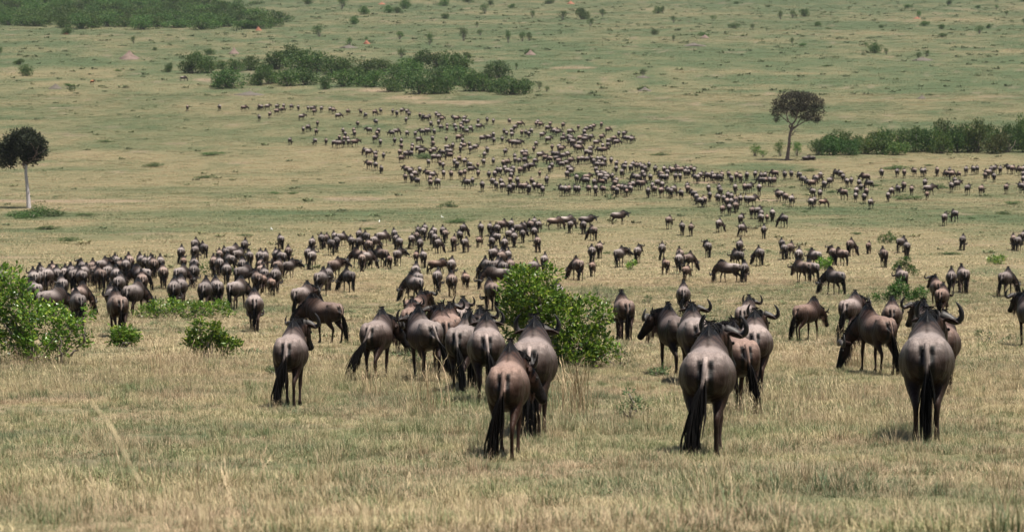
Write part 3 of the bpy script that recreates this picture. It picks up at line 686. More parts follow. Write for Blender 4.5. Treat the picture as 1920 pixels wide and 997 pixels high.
def woody(g, rg, blobs, r0):
    for b in blobs:
        c = np.array(b[:3]); base = np.array([c[0] * 0.06 + rg.gauss(0, 0.012), c[1] * 0.06 + rg.gauss(0, .012), -0.05])
        p = limb(g, base, c, r0 * rg.uniform(0.6, 1.0), r0 * 0.35, rg)
        for _ in range(5):
            s = p[rg.randrange(2, 6)]; d = np.array([rg.gauss(0, 1), rg.gauss(0, 1), rg.gauss(0.4, .7)]); d /= np.linalg.norm(d)
            limb(g, s, s + d * b[3] * rg.uniform(0.6, 1.05), r0 * 0.3, r0 * 0.08, rg, n=4, seg=4)
def near_shrub(name, px, row, blobs_px, n, size, label, mat=None, cat='shrub', group=None, seed=1, dead=()):
    rg = random.Random(seed); X, D, Z = at(px, row); s = F_PX / D
    blobs = [((bx - px) / s, rg.uniform(-0.35, 0.35) * br / s * 2, (row - by) / s, br / s * 0.80, br / s * rg.uniform(0.66, 0.95)) for bx, by, br in blobs_px]
    o = bpy.data.objects.new(name, None); COL.objects.link(o); o.location = (X, D, Z); tag(o, label, cat, group)
    g = Geo(); leaf_cloud(g, rg, blobs, n, size, shell=0.66); tag(link('foliage', g.mesh('foliage', False), o, mat or LEAF), kind='stuff')
    g = Geo(); woody(g, rg, blobs, 0.035)
    link('branches', g.mesh('branches'), o, BARK)
    for a, b in dead:
        g = Geo(); limb(g, ((a[0] - px) / s, -0.4, (row - a[1]) / s), ((b[0] - px) / s, -0.6, (row - b[1]) / s), 0.03, 0.008, rg, n=7); link('dead_branch', g.mesh('dead_branch'), o, BARK)
    return o
near_shrub('leafy_shrub', 1050, 692, [(974, 522, 24), (992, 520, 22), (958, 548, 24), (980, 540, 36), (1000, 565, 44), (965, 580, 34), (1000, 610, 44), (1055, 605, 48), (1105, 595, 36), (1135, 588, 20), (1030, 560, 30), (1030, 518, 20), (1085, 650, 44), (1045, 655, 36), (1120, 645, 30), (1100, 675, 26), (1145, 660, 18), (960, 612, 24), (1070, 575, 20)],
           11500, 0.105, 'big bright green leafy shrub in the middle of the herd', seed=3, group='leafy shrubs in the foreground')
near_shrub('leafy_shrub', 62, 686, [(14, 530, 34), (34, 548, 22), (10, 575, 32), (60, 585, 32), (40, 615, 34), (98, 588, 26), (120, 610, 26), (20, 650, 34), (70, 650, 36), (110, 645, 26), (150, 635, 20), (142, 605, 16), (-30, 600, 50), (-30, 540, 40), (165, 588, 12), (90, 668, 18)],
           9000, 0.10, 'large leafy shrub with bare branches at the left edge', seed=5, group='leafy shrubs in the foreground', dead=[((70, 680), (110, 630)), ((135, 665), (160, 640)), ((120, 680), (118, 625)), ((40, 680), (80, 640)), ((160, 640), (165, 610))])
near_shrub('low_shrub', 335, 597, [(270, 582, 15), (292, 573, 17), (300, 590, 14), (325, 572, 18), (350, 578, 18), (375, 574, 17), (398, 580, 16), (415, 570, 15), (425, 585, 10), (255, 586, 9)],
           4200, 0.10, 'wide low green shrub below the left part of the herd', seed=7, group='leafy shrubs in the foreground')
near_shrub('low_shrub', 393, 674, [(362, 635, 16), (372, 612, 11), (398, 618, 12), (395, 645, 18), (425, 652, 16), (440, 646, 9), (412, 632, 11), (370, 655, 14)],
           2600, 0.10, 'yellow-green low shrub right of the large left shrub', seed=9, group='leafy shrubs in the foreground')
near_shrub('low_shrub', 230, 652, [(222, 622, 13), (240, 625, 13), (212, 636, 10), (252, 632, 9), (230, 632, 10)], 1500, 0.095, 'small bright green shrub on a bare crooked branch', seed=11, group='leafy shrubs in the foreground', dead=[((165, 648), (205, 662)), ((205, 662), (225, 645)), ((225, 650), (245, 635))])
near_shrub('low_shrub', 1700, 570, [(1676, 548, 12), (1690, 540, 14), (1708, 552, 12), (1726, 550, 12), (1665, 558, 8), (1645, 558, 8)], 2200, 0.12, 'dark green shrub in front of a grazing rump on the right', mat=FARLEAF, seed=13, group='leafy shrubs in the foreground')
near_shrub('low_shrub', 1700, 518, [(1690, 494, 9), (1703, 488, 7), (1708, 503, 8), (1682, 502, 7), (1718, 512, 7)], 1300, 0.13, 'small loose shrub at the top of the right side group', mat=FARLEAF, seed=15, group='leafy shrubs in the foreground')
near_shrub('low_shrub', 1545, 508, [(1540, 494, 8), (1550, 500, 7), (1556, 490, 5)], 700, 0.14, 'small green shrub between two dark grazing animals', seed=17, group='leafy shrubs in the foreground')
near_shrub('low_shrub', 1183, 507, [(1180, 500, 6), (1188, 495, 5)], 350, 0.13, 'tiny bright green shrub in front of a walking pair', seed=18, group='leafy shrubs in the foreground')
near_shrub('low_shrub', 1870, 496, [(1862, 489, 9), (1876, 488, 9)], 700, 0.14, 'low round green shrub left of the right edge', seed=19, group='leafy shrubs in the foreground')
near_shrub('low_shrub', 1663, 456, [(1655, 449, 8), (1668, 445, 9), (1676, 450, 6)], 700, 0.16, 'dark low shrub alone in the dry grass on the right', mat=FARLEAF, seed=20, group='leafy shrubs in the foreground')
near_shrub('low_shrub', 400, 517, [(378, 505, 9), (395, 498, 9), (412, 508, 9), (430, 512, 8)], 900, 0.13, 'green shrub among the animals of the left herd', mat=FARLEAF, seed=21, group='leafy shrubs in the foreground')
near_shrub('low_shrub', 237, 506, [(232, 500, 6), (240, 497, 5)], 300, 0.13, 'small green shrub inside the far left pack', seed=22, group='leafy shrubs in the foreground')
near_shrub('low_shrub', 120, 518, [(112, 512, 6), (122, 508, 7)], 300, 0.13, 'dark small shrub half hidden by the far left pack', mat=FARLEAF, seed=23, group='leafy shrubs in the foreground')
_weeds = [(1185, 790, [(1170, 770, 14), (1190, 752, 12), (1205, 775, 14), (1180, 738, 7)], 'grey-green weed clump near the centre of the dry grass'), (1240, 710, [(1230, 700, 10), (1246, 694, 9)], 'small weed clump left of the right walking group'),
          (930, 660, [(900, 640, 10), (925, 648, 12)], 'weeds behind the front group of animals'), (775, 690, [(768, 672, 13), (785, 665, 12), (775, 650, 8)], 'weed clump at the feet of the middle group'),
          (1850, 640, [(1840, 628, 12), (1860, 632, 11)], 'grey weed clump at the right, beside the biggest bull'), (1130, 560, [(1095, 550, 9), (1120, 546, 10), (1145, 551, 9), (1160, 548, 6)], 'pale green weed patch behind the central shrub'),
          (520, 702, [(508, 694, 9), (528, 697, 8)], 'weeds left of the lone animal in front'), (1160, 690, [(1140, 670, 14), (1165, 660, 12), (1180, 672, 10)], 'loose weeds at the right foot of the central shrub'),
          (1000, 762, [(1020, 745, 8), (1012, 752, 8)], 'weeds beside the front pair'), (1220, 570, [(1215, 562, 9), (1205, 566, 6)], 'weed tuft right of the lone rear view animal')]
for k, (px, row, bl, lab) in enumerate(_weeds):
    near_shrub('weed_clump', px, row, bl, 420, 0.055, lab, WEEDM, 'weeds', 'weed clumps in the dry grass', seed=40 + k)
# dry reddish stalk clump
def stalk_clump(px, row, h, n, label, seed):
    rg = random.Random(seed); X, D, Z = at(px, row); g = Geo()
    for i in range(n):
        blade(g, rg.gauss(0, .16), rg.gauss(0, .16), h * rg.uniform(0.5, 1.0), 0.005, h * rg.uniform(0.05, 0.3), rg.uniform(0, 6.28), rg.uniform(.3, 1), rg.uniform(.4, 1), 3, 0.008 if rg.random() < .4 else 0)
    N = Nodes('dry_stalk'); A = N.n('ShaderNodeAttribute', attribute_name='Col'); sp = N.n('ShaderNodeSeparateColor'); N.l(A.outputs['Color'], sp.inputs[0])
    N.l(N.mix(sp.outputs[0], (0.24, 0.14, 0.08), (0.44, 0.34, 0.19)), N.b.inputs['Base Color']); N.b.inputs['Roughness'].default_value = .7
    o = link('dry_stalks', g.mesh('dry_stalks', False), None, N.m, (X, D, Z)); tag(o, label, 'dry stalks', 'dry stalk clumps', 'thing')
stalk_clump(1075, 778, 0.85, 130, 'tall reddish dry stalks right of the front pair', 1); stalk_clump(1605, 690, 0.65, 90, 'dry brown stalks left of the brown grazer on the right', 2)
stalk_clump(805, 775, 0.85, 60, 'pale tall stalks below the middle group', 3); stalk_clump(290, 700, 0.8, 50, 'pale dead stalks between the two left shrubs', 4); stalk_clump(700, 745, 0.5, 60, 'dry stalks at the feet of the animal with a swinging tail', 5)
# out of focus stalks close to the camera
def close_stalk(pts, D, label):
    N = Nodes('close_stalk'); N.b.inputs['Base Color'].default_value = (0.42, 0.33, 0.19, 1); N.b.inputs['Roughness'].default_value = .7; g = Geo()
    P = np.array([((x - CX) / F_PX * d, d, -d * math.tan(TILT + math.atan((y - CY) / F_PX))) for (x, y), d in zip(pts, np.linspace(D, D - 0.5, len(pts)))])
    foot = P[-1].copy(); foot[2] = gz(foot[0], foot[1]); P = np.vstack([P, foot]); k = resample(P, 24); r = np.interp(np.linspace(0, 1, 24), [0, .25, .3, 1], [.0015, .0032, .0014, .003])
    r[2:14:3] *= 2.0
    g.loft(k, r, r, r, upref=(1, 0, 0), seg=6, col=np.array([.4, .3, .2])); o = link('grass_stalk', g.mesh('grass_stalk'), None, N.m); tag(o, label, 'grass stalk', None, 'thing')
close_stalk([(165, 752), (205, 800), (240, 870), (275, 930), (300, 990)], 8.0, 'blurred arching grass stalk close to the camera at lower left')
close_stalk([(370, 945), (376, 975), (384, 1010)], 7.0, 'short blurred grass tip at the bottom edge')
close_stalk([(650, 930), (670, 965), (684, 1005)], 7.5, 'blurred bent grass tip at the bottom, left of centre')

# ---- bushes on the plain and the hillside
def bush_proto(seed, n, kind):
    rg = random.Random(seed); bl = []
    m = 10 if kind != 'low' else 6
    for i in range(m):
        a = rg.uniform(0, 6.28); q = rg.uniform(0.15, 0.62)
        z = rg.uniform(0.12, 0.78) if kind == 'round' else (rg.uniform(0.45, 0.82) if kind == 'top' else rg.uniform(0.10, 0.6))
        bl.append((q * math.cos(a), q * math.sin(a), z, rg.uniform(0.36, 0.52), rg.uniform(0.22, 0.32)))
    bl.append((0, 0, 0.72, 0.32, 0.25))
    g = Geo(); leaf_cloud(g, rg, bl, n, 0.085, 0.1, 0.6, 6, 0.45); f = g.mesh('foliage', False); f.materials.append(FARLEAF)
    g = Geo()
    for b in bl: limb(g, (rg.gauss(0, .05), rg.gauss(0, .05), -0.06), (b[0] * .9, b[1] * .9, b[2]), 0.03, 0.01, rg, n=4, seg=4)
    w = g.mesh('branches'); w.materials.append(BARK); return f, w
BUSH = {'round': [bush_proto(100 + i, 3000, 'round') for i in range(5)], 'top': [bush_proto(120 + i, 1200, 'top') for i in range(3)], 'low': [bush_proto(140 + i, 1600, 'low') for i in range(3)]}
_brg = random.Random(8)
BUSHES = []
def bush(px, row, hw, h, kind='round', tint=None, group=None, region=None, cat='bush', D=None):
    X, D, Z = at(px, row, D); s = F_PX / D
    o = bpy.data.objects.new('bush', None); COL.objects.link(o)
    f, w = _brg.choice(BUSH[kind]); a = link('foliage', f, o); b = link('branches', w, o); a['kind'] = 'stuff'
    t = tint or (_brg.uniform(0.8, 1.2),) * 3; a.color = (*t, 1)
    o.location = (X, D, Z); o.rotation_euler = (0, 0, _brg.uniform(0, 6.28)); o.scale = (hw * 1.3 / s, hw * 1.3 / s, h * 1.02 / s)
    tag(o, None, cat, group); BUSHES.append((o, px, row, region, h, tint)); return o
B1 = [(318, 136, 8, 17), (360, 138, 24, 33), (390, 137, 20, 30), (372, 127, 16, 30), (428, 166, 30, 36), (410, 164, 14, 20), (445, 135, 14, 24), (418, 130, 12, 16), (467, 132, 19, 28), (488, 160, 20, 32), (505, 158, 20, 38), (525, 130, 26, 34), (545, 120, 22, 34), (560, 132, 30, 38), (575, 160, 26, 32), (540, 162, 22, 30),
      (600, 135, 28, 36), (610, 168, 12, 25), (625, 138, 22, 28), (645, 163, 26, 32), (640, 140, 28, 32), (670, 158, 24, 30), (700, 163, 24, 32), (690, 138, 26, 24), (730, 173, 22, 26), (720, 134, 26, 24), (750, 150, 26, 28), (770, 138, 26, 28), (790, 132, 22, 38), (820, 132, 24, 32), (850, 138, 28, 40), (868, 135, 20, 26), (765, 166, 26, 32), (787, 177, 26, 36), (812, 177, 20, 34), (840, 176, 18, 34), (862, 160, 30, 34), (830, 158, 28, 32), (882, 172, 22, 32), (905, 172, 25, 37), (936, 146, 22, 31), (915, 148, 14, 18), (962, 178, 26, 30), (985, 176, 16, 27), (940, 174, 22, 28)]
for b in B1: bush(*b, group='bushes of the long thicket', region='long thicket')
B2 = [(1535, 291, 17, 34), (1560, 291, 24, 44), (1552, 284, 20, 46), (1590, 291, 20, 36), (1580, 284, 22, 44), (1625, 289, 22, 34), (1610, 283, 18, 40), (1652, 289, 24, 44), (1640, 281, 20, 36), (1680, 291, 22, 28), (1692, 284, 22, 46), (1715, 286, 22, 48), (1740, 285, 24, 54), (1765, 288, 20, 42), (1770, 279, 22, 52), (1792, 286, 24, 54), (1815, 286, 20, 50), (1835, 286, 24, 60), (1850, 278, 22, 48), (1866, 288, 22, 44), (1890, 286, 24, 54), (1910, 280, 20, 56), (1926, 286, 22, 66), (1955, 284, 26, 60), (1720, 277, 20, 40), (1660, 279, 18, 40)]
for b in B2: bush(b[0], b[1], b[2], b[3] * (0.80 if b[0] < 1640 else 0.92) * _brg.uniform(0.85, 1.12), group='bushes of the right-hand thicket', region='right-hand thicket', tint=(_brg.uniform(.8, 1.25), _brg.uniform(.8, 1.1), _brg.uniform(.8, 1.2)))
_r3 = random.Random(77)
for row, xe in ((53, 515), (44, 545), (35, 510), (26, 470), (17, 440), (8, 410), (-2, 390), (-14, 380)):
    x = -60 + _r3.uniform(0, 20)
    while x < xe:
        bush(x, row + _r3.uniform(-3, 3) - max(0, 9 - x * 0.06) * (row > 40), _r3.uniform(17, 26), _r3.uniform(15, 22), group='bushes of the hillside thicket', region='hillside thicket'); x += _r3.uniform(20, 36)
SC = [(52, 143, 12, 20), (40, 121, 10, 10), (128, 65, 11, 13), (253, 83, 5, 14), (600, 69, 12, 21), (448, 21, 12, 22), (483, 9, 16, 10), (580, 9, 10, 11), (222, 134, 8, 5), (130, 163, 8, 6), (395, 103, 10, 11), (292, 95, 4, 6), (642, 18, 10, 22), (684, 28, 10, 16), (665, 46, 9, 15), (728, 25, 10, 14), (760, 17, 11, 18), (746, 25, 9, 11), (835, 36, 8, 10), (833, 12, 9, 12), (910, 26, 9, 18), (877, 5, 10, 8), (920, 10, 6, 9), (960, 16, 6, 9), (998, 34, 5, 13), (1030, 8, 10, 8), (1055, 38, 8, 18), (1090, 37, 13, 22), (1107, 50, 6, 16), (1129, 32, 7, 15), (1233, 26, 8, 13), (895, 51, 4, 9), (870, 77, 9, 22), (806, 85, 7, 22), (750, 74, 8, 14), (657, 86, 7, 14), (953, 81, 6, 22), (979, 78, 7, 17), (992, 77, 7, 16), (901, 67, 6, 11), (753, 109, 9, 17), (876, 108, 6, 10), (968, 129, 4, 10), (1205, 144, 7, 14), (1207, 170, 10, 8), (1227, 66, 7, 10), (688, 79, 4, 9), (1011, 168, 5, 14), (1025, 172, 5, 9), (992, 102, 9, 10),
      (1242, 26, 4, 13), (1262, 43, 5, 12), (1336, 40, 5, 11), (1376, 53, 14, 10), (1462, 37, 6, 15), (1484, 34, 7, 13), (1506, 32, 10, 15), (1531, 50, 7, 9), (1410, 55, 5, 9), (1318, 71, 9, 10), (1484, 83, 4, 12), (1503, 87, 7, 6), (1640, 100, 13, 18), (1660, 103, 5, 11), (1720, 111, 6, 12), (1736, 106, 6, 12), (1551, 125, 11, 5), (1720, 35, 6, 14), (1731, 49, 9, 9), (1763, 55, 6, 9), (1764, 70, 9, 7), (1834, 64, 8, 16), (1851, 54, 5, 8), (1700, 15, 8, 6), (1777, 9, 6, 9), (1865, 19, 4, 9), (1915, 4, 9, 6), (1621, 88, 4, 8), (1884, 29, 4, 8), (1262, 78, 4, 12), (1300, 85, 8, 5), (1830, 16, 5, 6), (1550, 55, 6, 4), (1650, 53, 5, 6), (1918, 45, 5, 10), (2, 104, 6, 16), (1415, 293, 11, 20), (1430, 295, 7, 14), (1463, 294, 10, 28), (1494, 293, 11, 27), (1440, 14, 8, 5), (1380, 8, 6, 5)]
for px, row, hw, h in SC: bush(px, row, hw, h, 'low' if h < hw * 0.75 else ('top' if h > hw * 1.7 else 'round'), group='scattered bushes on the far slope', region='scattered', tint=((1.5, 1.5, 1.3) if row > 280 else None))
LOWS = [(30, 406, 30, 11, 0), (72, 405, 36, 20, 0), (100, 406, 24, 13, 0), (55, 409, 30, 12, 0), (400, 292, 24, 7, 0), (385, 334, 20, 6, 0), (290, 313, 20, 8, 0), (845, 388, 18, 12, 0), (200, 267, 15, 5, 0), (515, 364, 14, 5, 0), (550, 365, 10, 5, 0), (88, 430, 26, 9, 0), (130, 452, 24, 8, 0), (860, 418, 26, 9, 0), (1090, 333, 22, 9, 0), (795, 298, 18, 10, 0), (990, 298, 14, 5, 0), (1680, 318, 26, 9, 0), (1520, 322, 16, 6, 0), (1740, 312, 10, 4, 0), (1765, 354, 14, 10, 0), (1640, 350, 12, 6, 0), (1900, 383, 14, 7, 0), (1885, 402, 18, 7, 0), (1560, 362, 10, 6, 0), (1820, 410, 10, 5, 0), (160, 405, 20, 5, 0), (1180, 350, 12, 5, 0), (1240, 292, 22, 5, 0), (105, 500, 14, 6, 0), (1700, 375, 24, 9, 0), (1520, 470, 10, 5, 0), (1605, 440, 12, 5, 0), (1510, 398, 8, 4, 0), (1290, 478, 8, 5, 0), (1780, 478, 26, 5, 0), (690, 430, 16, 4, 0), (460, 442, 18, 4, 0), (1140, 475, 10, 4, 0)]
for px, row, hw, h, _w in LOWS: bush(px, row, hw, h, 'low', (1.0, 1.0, 1.25), 'low green clumps on the plain', 'low clump', 'plant clump')

# ---- the two trees
def big_tree(name, px, row, label, crown_blobs, n, size, trunk, limbs, leafm, barkm, seed):
    rg = random.Random(seed); X, D, Z = at(px, row); s = F_PX / D; o = bpy.data.objects.new(name, None); COL.objects.link(o); o.location = (X, D, Z); tag(o, label, 'tree')
    c = lambda x, y, d=0.0: ((x - px) / s, d, (row - y) / s)
    bl = [(*c(bx, by, dz * br / s), br / s, br2 / s) for bx, by, br, br2, dz in crown_blobs]
    g = Geo(); leaf_cloud(g, rg, bl, n, size, 0.0, 0.5, 6, 0.25); tag(link('crown', g.mesh('crown', False), o, leafm), kind='stuff')
    g = Geo(); k = resample([(*c(x, y), r / s) for x, y, r in trunk], 14); g.loft(k[:, :3], k[:, 3], k[:, 3], k[:, 3], upref=(0, 1, 0), seg=10, col=np.array([.2, .2, .2]))
    tr = link('trunk', g.mesh('trunk'), o, barkm)
    for (a, b, r0, r1) in limbs:
        g = Geo(); p = limb(g, c(*a), c(*b, rg.uniform(-1.2, 1.2)), r0 / s, r1 / s, rg, 0.08, 7, 6)
        for _ in range(7):
            q = p[rg.randrange(2, 7)]; d = np.array([rg.gauss(0, 1), rg.gauss(0, 1), rg.gauss(0.5, .5)]); d /= np.linalg.norm(d); limb(g, q, q + d * rg.uniform(0.8, 1.9), r1 / s, 0.012, rg, n=4, seg=4)
        link('limb', g.mesh('limb'), tr, DARKBARK)
    return o
big_tree('round_crown_tree', 53, 390, 'dark round-crowned tree with a slender pale trunk on the left', [(20, 266, 13, 11, .4), (34, 256, 12, 10, -.5), (50, 252, 13, 9, .4), (64, 258, 12, 10, -.3), (76, 268, 10, 9, .3), (80, 284, 8, 9, -.2), (70, 290, 10, 8, .4), (28, 284, 14, 12, .5), (48, 276, 15, 12, -.6), (62, 276, 12, 11, .6), (10, 288, 10, 10, .2), (8, 304, 8, 8, -.2), (20, 303, 8, 7, .3), (50, 296, 10, 8, .1), (36, 268, 14, 12, 1.0), (58, 266, 14, 12, -1.1), (4, 278, 7, 8, 0), (64, 300, 5, 6, 0)],
         15000, 0.30, [(54, 394, 4.6), (53, 370, 3.7), (51, 345, 3.1), (49, 325, 2.7), (50, 308, 2.5)], [((50, 312), (28, 275), 2.0, .6), ((50, 310), (62, 272), 2.0, .6), ((49, 318), (20, 296), 1.2, .4), ((50, 308), (46, 262), 1.8, .5), ((50, 312), (74, 285), 1.2, .4)], TREELEAF, PALEBARK, 21)
big_tree('flat_topped_tree', 1478, 301, 'flat-topped acacia with a forked dark trunk on the right', [(1458, 196, 11, 10, .3), (1470, 184, 12, 9, -.4), (1486, 180, 13, 8, .5), (1503, 182, 13, 8, -.5), (1519, 185, 12, 9, .4), (1533, 193, 10, 9, -.2), (1496, 200, 16, 12, .2), (1522, 206, 13, 11, .6), (1512, 220, 12, 7, -.4), (1530, 222, 10, 7, .3), (1452, 212, 8, 9, .2), (1476, 202, 13, 11, 1.0), (1504, 196, 14, 11, -1.0), (1539, 207, 8, 10, 0), (1464, 206, 10, 10, -.8), (1455, 224, 6, 6, 0), (1490, 214, 9, 8, .9)],
         16000, 0.22, [(1475, 304, 4.6), (1477, 288, 3.3), (1479, 272, 2.9), (1480, 255, 2.5), (1484, 240, 2.3)], [((1483, 243), (1470, 205), 1.9, .6), ((1484, 240), (1500, 200), 2.2, .7), ((1482, 250), (1515, 210), 1.5, .5), ((1480, 258), (1491, 246), 1.0, .5), ((1484, 240), (1530, 218), 1.3, .4), ((1477, 230), (1456, 212), 1.0, .3)], DRYLEAF, DARKBARK, 22)
# ---- termite mounds
def soil_material(name, a, b):
    N = Nodes(name); tc = N.n('ShaderNodeTexCoord'); f = N.noise(1.4, 5, 0.7, tc.outputs['Object']); N.l(N.mix(N.ramp(f, 0.3, 0.7), a, b), N.b.inputs['Base Color']); N.b.inputs['Roughness'].default_value = 0.95; N.bump(f, 0.7, 0.2); return N.m
PINKSOIL = soil_material('pink_soil', (0.12, 0.085, 0.07), (0.18, 0.125, 0.10)); REDSOIL = soil_material('red_soil', (0.19, 0.075, 0.045), (0.27, 0.11, 0.06)); GREYSOIL = soil_material('grey_soil', (0.075, 0.065, 0.05), (0.12, 0.10, 0.08))
def mound(px, row, hw, h, mat, label, seed):
    X, D, Z = at(px, row); s = F_PX / D; n, m = 10, 22; t = np.linspace(0, 1, n); a = np.linspace(0, 2 * math.pi, m, endpoint=False)
    V = []; 
    for i in range(n):
        for j in range(m):
            r = (1 - t[i]) * (1 + 0.5 * (vnoise(np.cos(a[j]) * 1.6 + seed, np.sin(a[j]) * 1.6 + t[i] * 3, seed) - 0.5)); z = t[i] ** 1.25 * (0.85 + 0.4 * vnoise(np.cos(a[j]) * 2 + seed, np.sin(a[j]) * 2 + t[i], seed + 3))
            V.append((float(r * math.cos(a[j])) * hw / s, float(r * math.sin(a[j])) * hw / s, float(z) * h / s - 0.3 * (i == 0)))
    F = [(i*m + j, i*m + (j+1) % m, (i+1)*m + (j+1) % m, (i+1)*m + j) for i in range(n - 1) for j in range(m)]
    tag(link('termite_mound', new_mesh('termite_mound', V, F), None, mat, (X, D, Z)), label, 'termite mound', 'termite mounds on the far slope')
for k, (px, row, hw, h, mat, lab) in enumerate([(244, 111, 21, 14, PINKSOIL, 'broad pinkish termite mound above the left plain'), (486, 58, 7, 7, REDSOIL, 'bright red-orange mound at the right end of the hillside thicket'), (440, 101, 12, 11, PINKSOIL, 'brownish termite mound above the left end of the long thicket'), (126, 65, 7, 5, REDSOIL, 'small red mound beside a bush below the hillside thicket'),
        (717, 9, 8, 4, REDSOIL, 'flat red mound at the top, left of centre'), (1070, 8, 9, 5, REDSOIL, 'orange-red mound at the top edge, right of centre'), (688, 83, 8, 7, REDSOIL, 'small reddish mound with a bush on it above the long thicket'), (1717, 36, 9, 4, REDSOIL, 'small red mound beneath a bush at upper right'), (1320, 72, 10, 6, PINKSOIL, 'pinkish mound with a bush at upper right of centre'),
        (995, 103, 12, 9, PINKSOIL, 'grey-pink mound above the right end of the long thicket'), (1300, 86, 24, 5, GREYSOIL, 'wide low grey mound at upper right of centre'), (1205, 146, 15, 4, GREYSOIL, 'grey mound under a small dark tree, right of the long thicket'), (1208, 171, 13, 7, GREYSOIL, 'low grey-green mound right of the long thicket'), (1728, 113, 22, 5, GREYSOIL, 'low grey mound carrying two small bushes at right'),
        (106, 167, 14, 8, GREYSOIL, 'pointed grey mound on the left plain'), (655, 90, 18, 5, GREYSOIL, 'grey flat mound above the long thicket'), (1727, 186, 9, 7, GREYSOIL, 'small grey mound right of the flat-topped tree'), (470, 178, 30, 6, GREYSOIL, 'broad low grey mound below the long thicket')]): mound(px, row, hw, h, mat, lab, k + 1)
# ------------------------------------------------------------------ the herd: photo positions
# front animals: column, row of the hind hooves, heading as seen (0 = rear view, + = turned right), pose, young, scale, tail, tint, label
W = (0.86, 0.84, 0.83); BR = (0.74, 0.63, 0.57); TB = (0.82, 0.66, 0.58); DKB = (0.62, 0.57, 0.55); LT = (1.02, 0.97, 0.95)
NEAR = [
 (540, 766, 6, 'upr', 0, .97, 1, LT, 'lone wildebeest in front at left of centre, seen from behind, ear stuck out right'),
 (476, 622, 0, 'graze', 0, 1.0, 0, LT, 'grazing wildebeest seen square from behind, alone above the lone front animal'),
 (560, 599, 22, 'lookrl', 0, 1.0, 0, W, 'wildebeest walking right with raised horned head, behind the brown left-facing one'),
 (620, 645, -40, 'grazel', 0, .97, 2, BR, 'brown wildebeest grazing to the left with a big horn near the grass'),
 (700, 712, 12, 'lookrl', 0, 1.0, 4, LT, 'wildebeest with long tail hanging left and brown beard, left end of middle group'),
 (774, 632, 18, 'upr', 0, .97, 0, TB, 'rearmost brown horned wildebeest of the middle group'),
 (768, 668, 4, 'up', 0, 1.0, 3, TB, 'brown striped rump below the rearmost animal of the middle group'),
 (802, 716, -14, 'walk', 0, 1.02, 5, W, 'wildebeest in middle group with its tail swung far to the right'),
 (832, 700, -6, 'upl', 0, 1.0, 0, TB, 'brown-necked wildebeest with curled horn, second row of middle group'),
 (866, 668, 2, 'up', 0, 1.0, 0, LT, 'wildebeest facing away with wide horns at the back of middle group'),
 (864, 738, 10, 'walk', 0, 1.03, 2, W, 'pale-backed wildebeest left of the striped rump in middle group'),
 (912, 756, 0, 'up', 0, 1.04, 2, LT, 'wildebeest with two bold black rump stripes right in middle group'),
 (893, 728, 5, 'up', 0, 1.03, 0, DKB, 'dark-humped wildebeest squeezed behind the bold striped rump, middle group'),
 (846, 690, -3, 'upr', 0, .98, 0, TB, 'brown wildebeest in the thick of the middle group, between two humps'),
 (996, 822, 3, 'up', 0, 1.06, 3, LT, 'big wildebeest with tall black mane behind the brown young one'),
 (948, 864, 4, 'lookrl', 1, .86, 1, TB, 'young brown wildebeest nearest in the centre, head turned right'),
 (1173, 638, -8, 'graze', 0, 1.02, 0, BR, 'lone grazing wildebeest right of the big central shrub'),
 (1282, 596, 0, 'graze', 0, 1.0, 0, LT, 'pale rump grazing directly behind the right walking group'),
 (1270, 704, -13, 'lookll', 0, 1.05, 2, DKB, 'dark wildebeest with head and ear turned left in right walking group'),
 (1306, 724, -6, 'upr', 0, 1.05, 3, W, 'wildebeest with high mane just right of the left-looking dark one'),
 (1326, 855, 2, 'upr', 0, 1.0, 1, LT, 'front wildebeest of right group, tail swept left, wide curved horns'),
 (1392, 782, -10, 'upl', 0, .97, 2, TB, 'tan-brown wildebeest with black bushy tail right of the front one'),
 (1416, 742, 0, 'upr', 0, 1.04, 3, LT, 'wildebeest stepping with right hind leg, horn out to the right'),
 (1397, 662, 8, 'up', 0, 1.0, 0, LT, 'rearmost wildebeest at the top of right walking group'),
 (1504, 640, 28, 'low', 1, .88, 1, TB, 'small brown wildebeest walking right between the two right groups'),
 (1592, 637, 14, 'lookrl', 0, 1.0, 1, LT, 'pale wildebeest with head turned right, left end of far right group'),
 (1674, 648, 0, 'low', 0, .95, 0, BR, 'brown rump with two black stripes behind the brown left-facing grazer'),
 (1656, 704, -22, 'grazel', 0, 1.0, 2, TB, 'brown wildebeest facing left with tail at right, in far right group'),
 (1744, 700, -8, 'upl', 0, 1.05, 0, DKB, 'grey wildebeest with horn out left, just behind the nearest bull'),
 (1770, 742, 2, 'up', 0, 1.02, 0, TB, 'tan-shouldered wildebeest directly in front of the nearest bull'),
 (1740, 832, 0, 'upr', 0, 1.10, 0, W, 'biggest bull nearest at right, square rear view, tail straight down'),
 (1694, 550, -14, 'low', 0, .98, 2, LT, 'half hidden rump above the dark green shrub on the right'),
 (1760, 580, -8, 'upl', 0, 1.0, 0, TB, 'reddish wildebeest with horn at left, upper right group'),
 (1766, 596, 6, 'low', 0, .95, 0, TB, 'reddish striped rump below the horned reddish one'),
 (1785, 555, 0, 'low', 0, 1.0, 1, W, 'left one of two grey rumps side by side at upper right'),
 (1809, 551, -10, 'graze', 0, 1.05, 0, LT, 'right one of two grey rumps side by side at upper right'),
 (1884, 558, 14, 'grazer', 0, 1.02, 1, W, 'wildebeest near the right edge grazing with its horned head right'),
 (1938, 650, -14, 'upl', 0, 1.05, 1, DKB, 'wildebeest cut off by the right edge, one horn showing'),
]
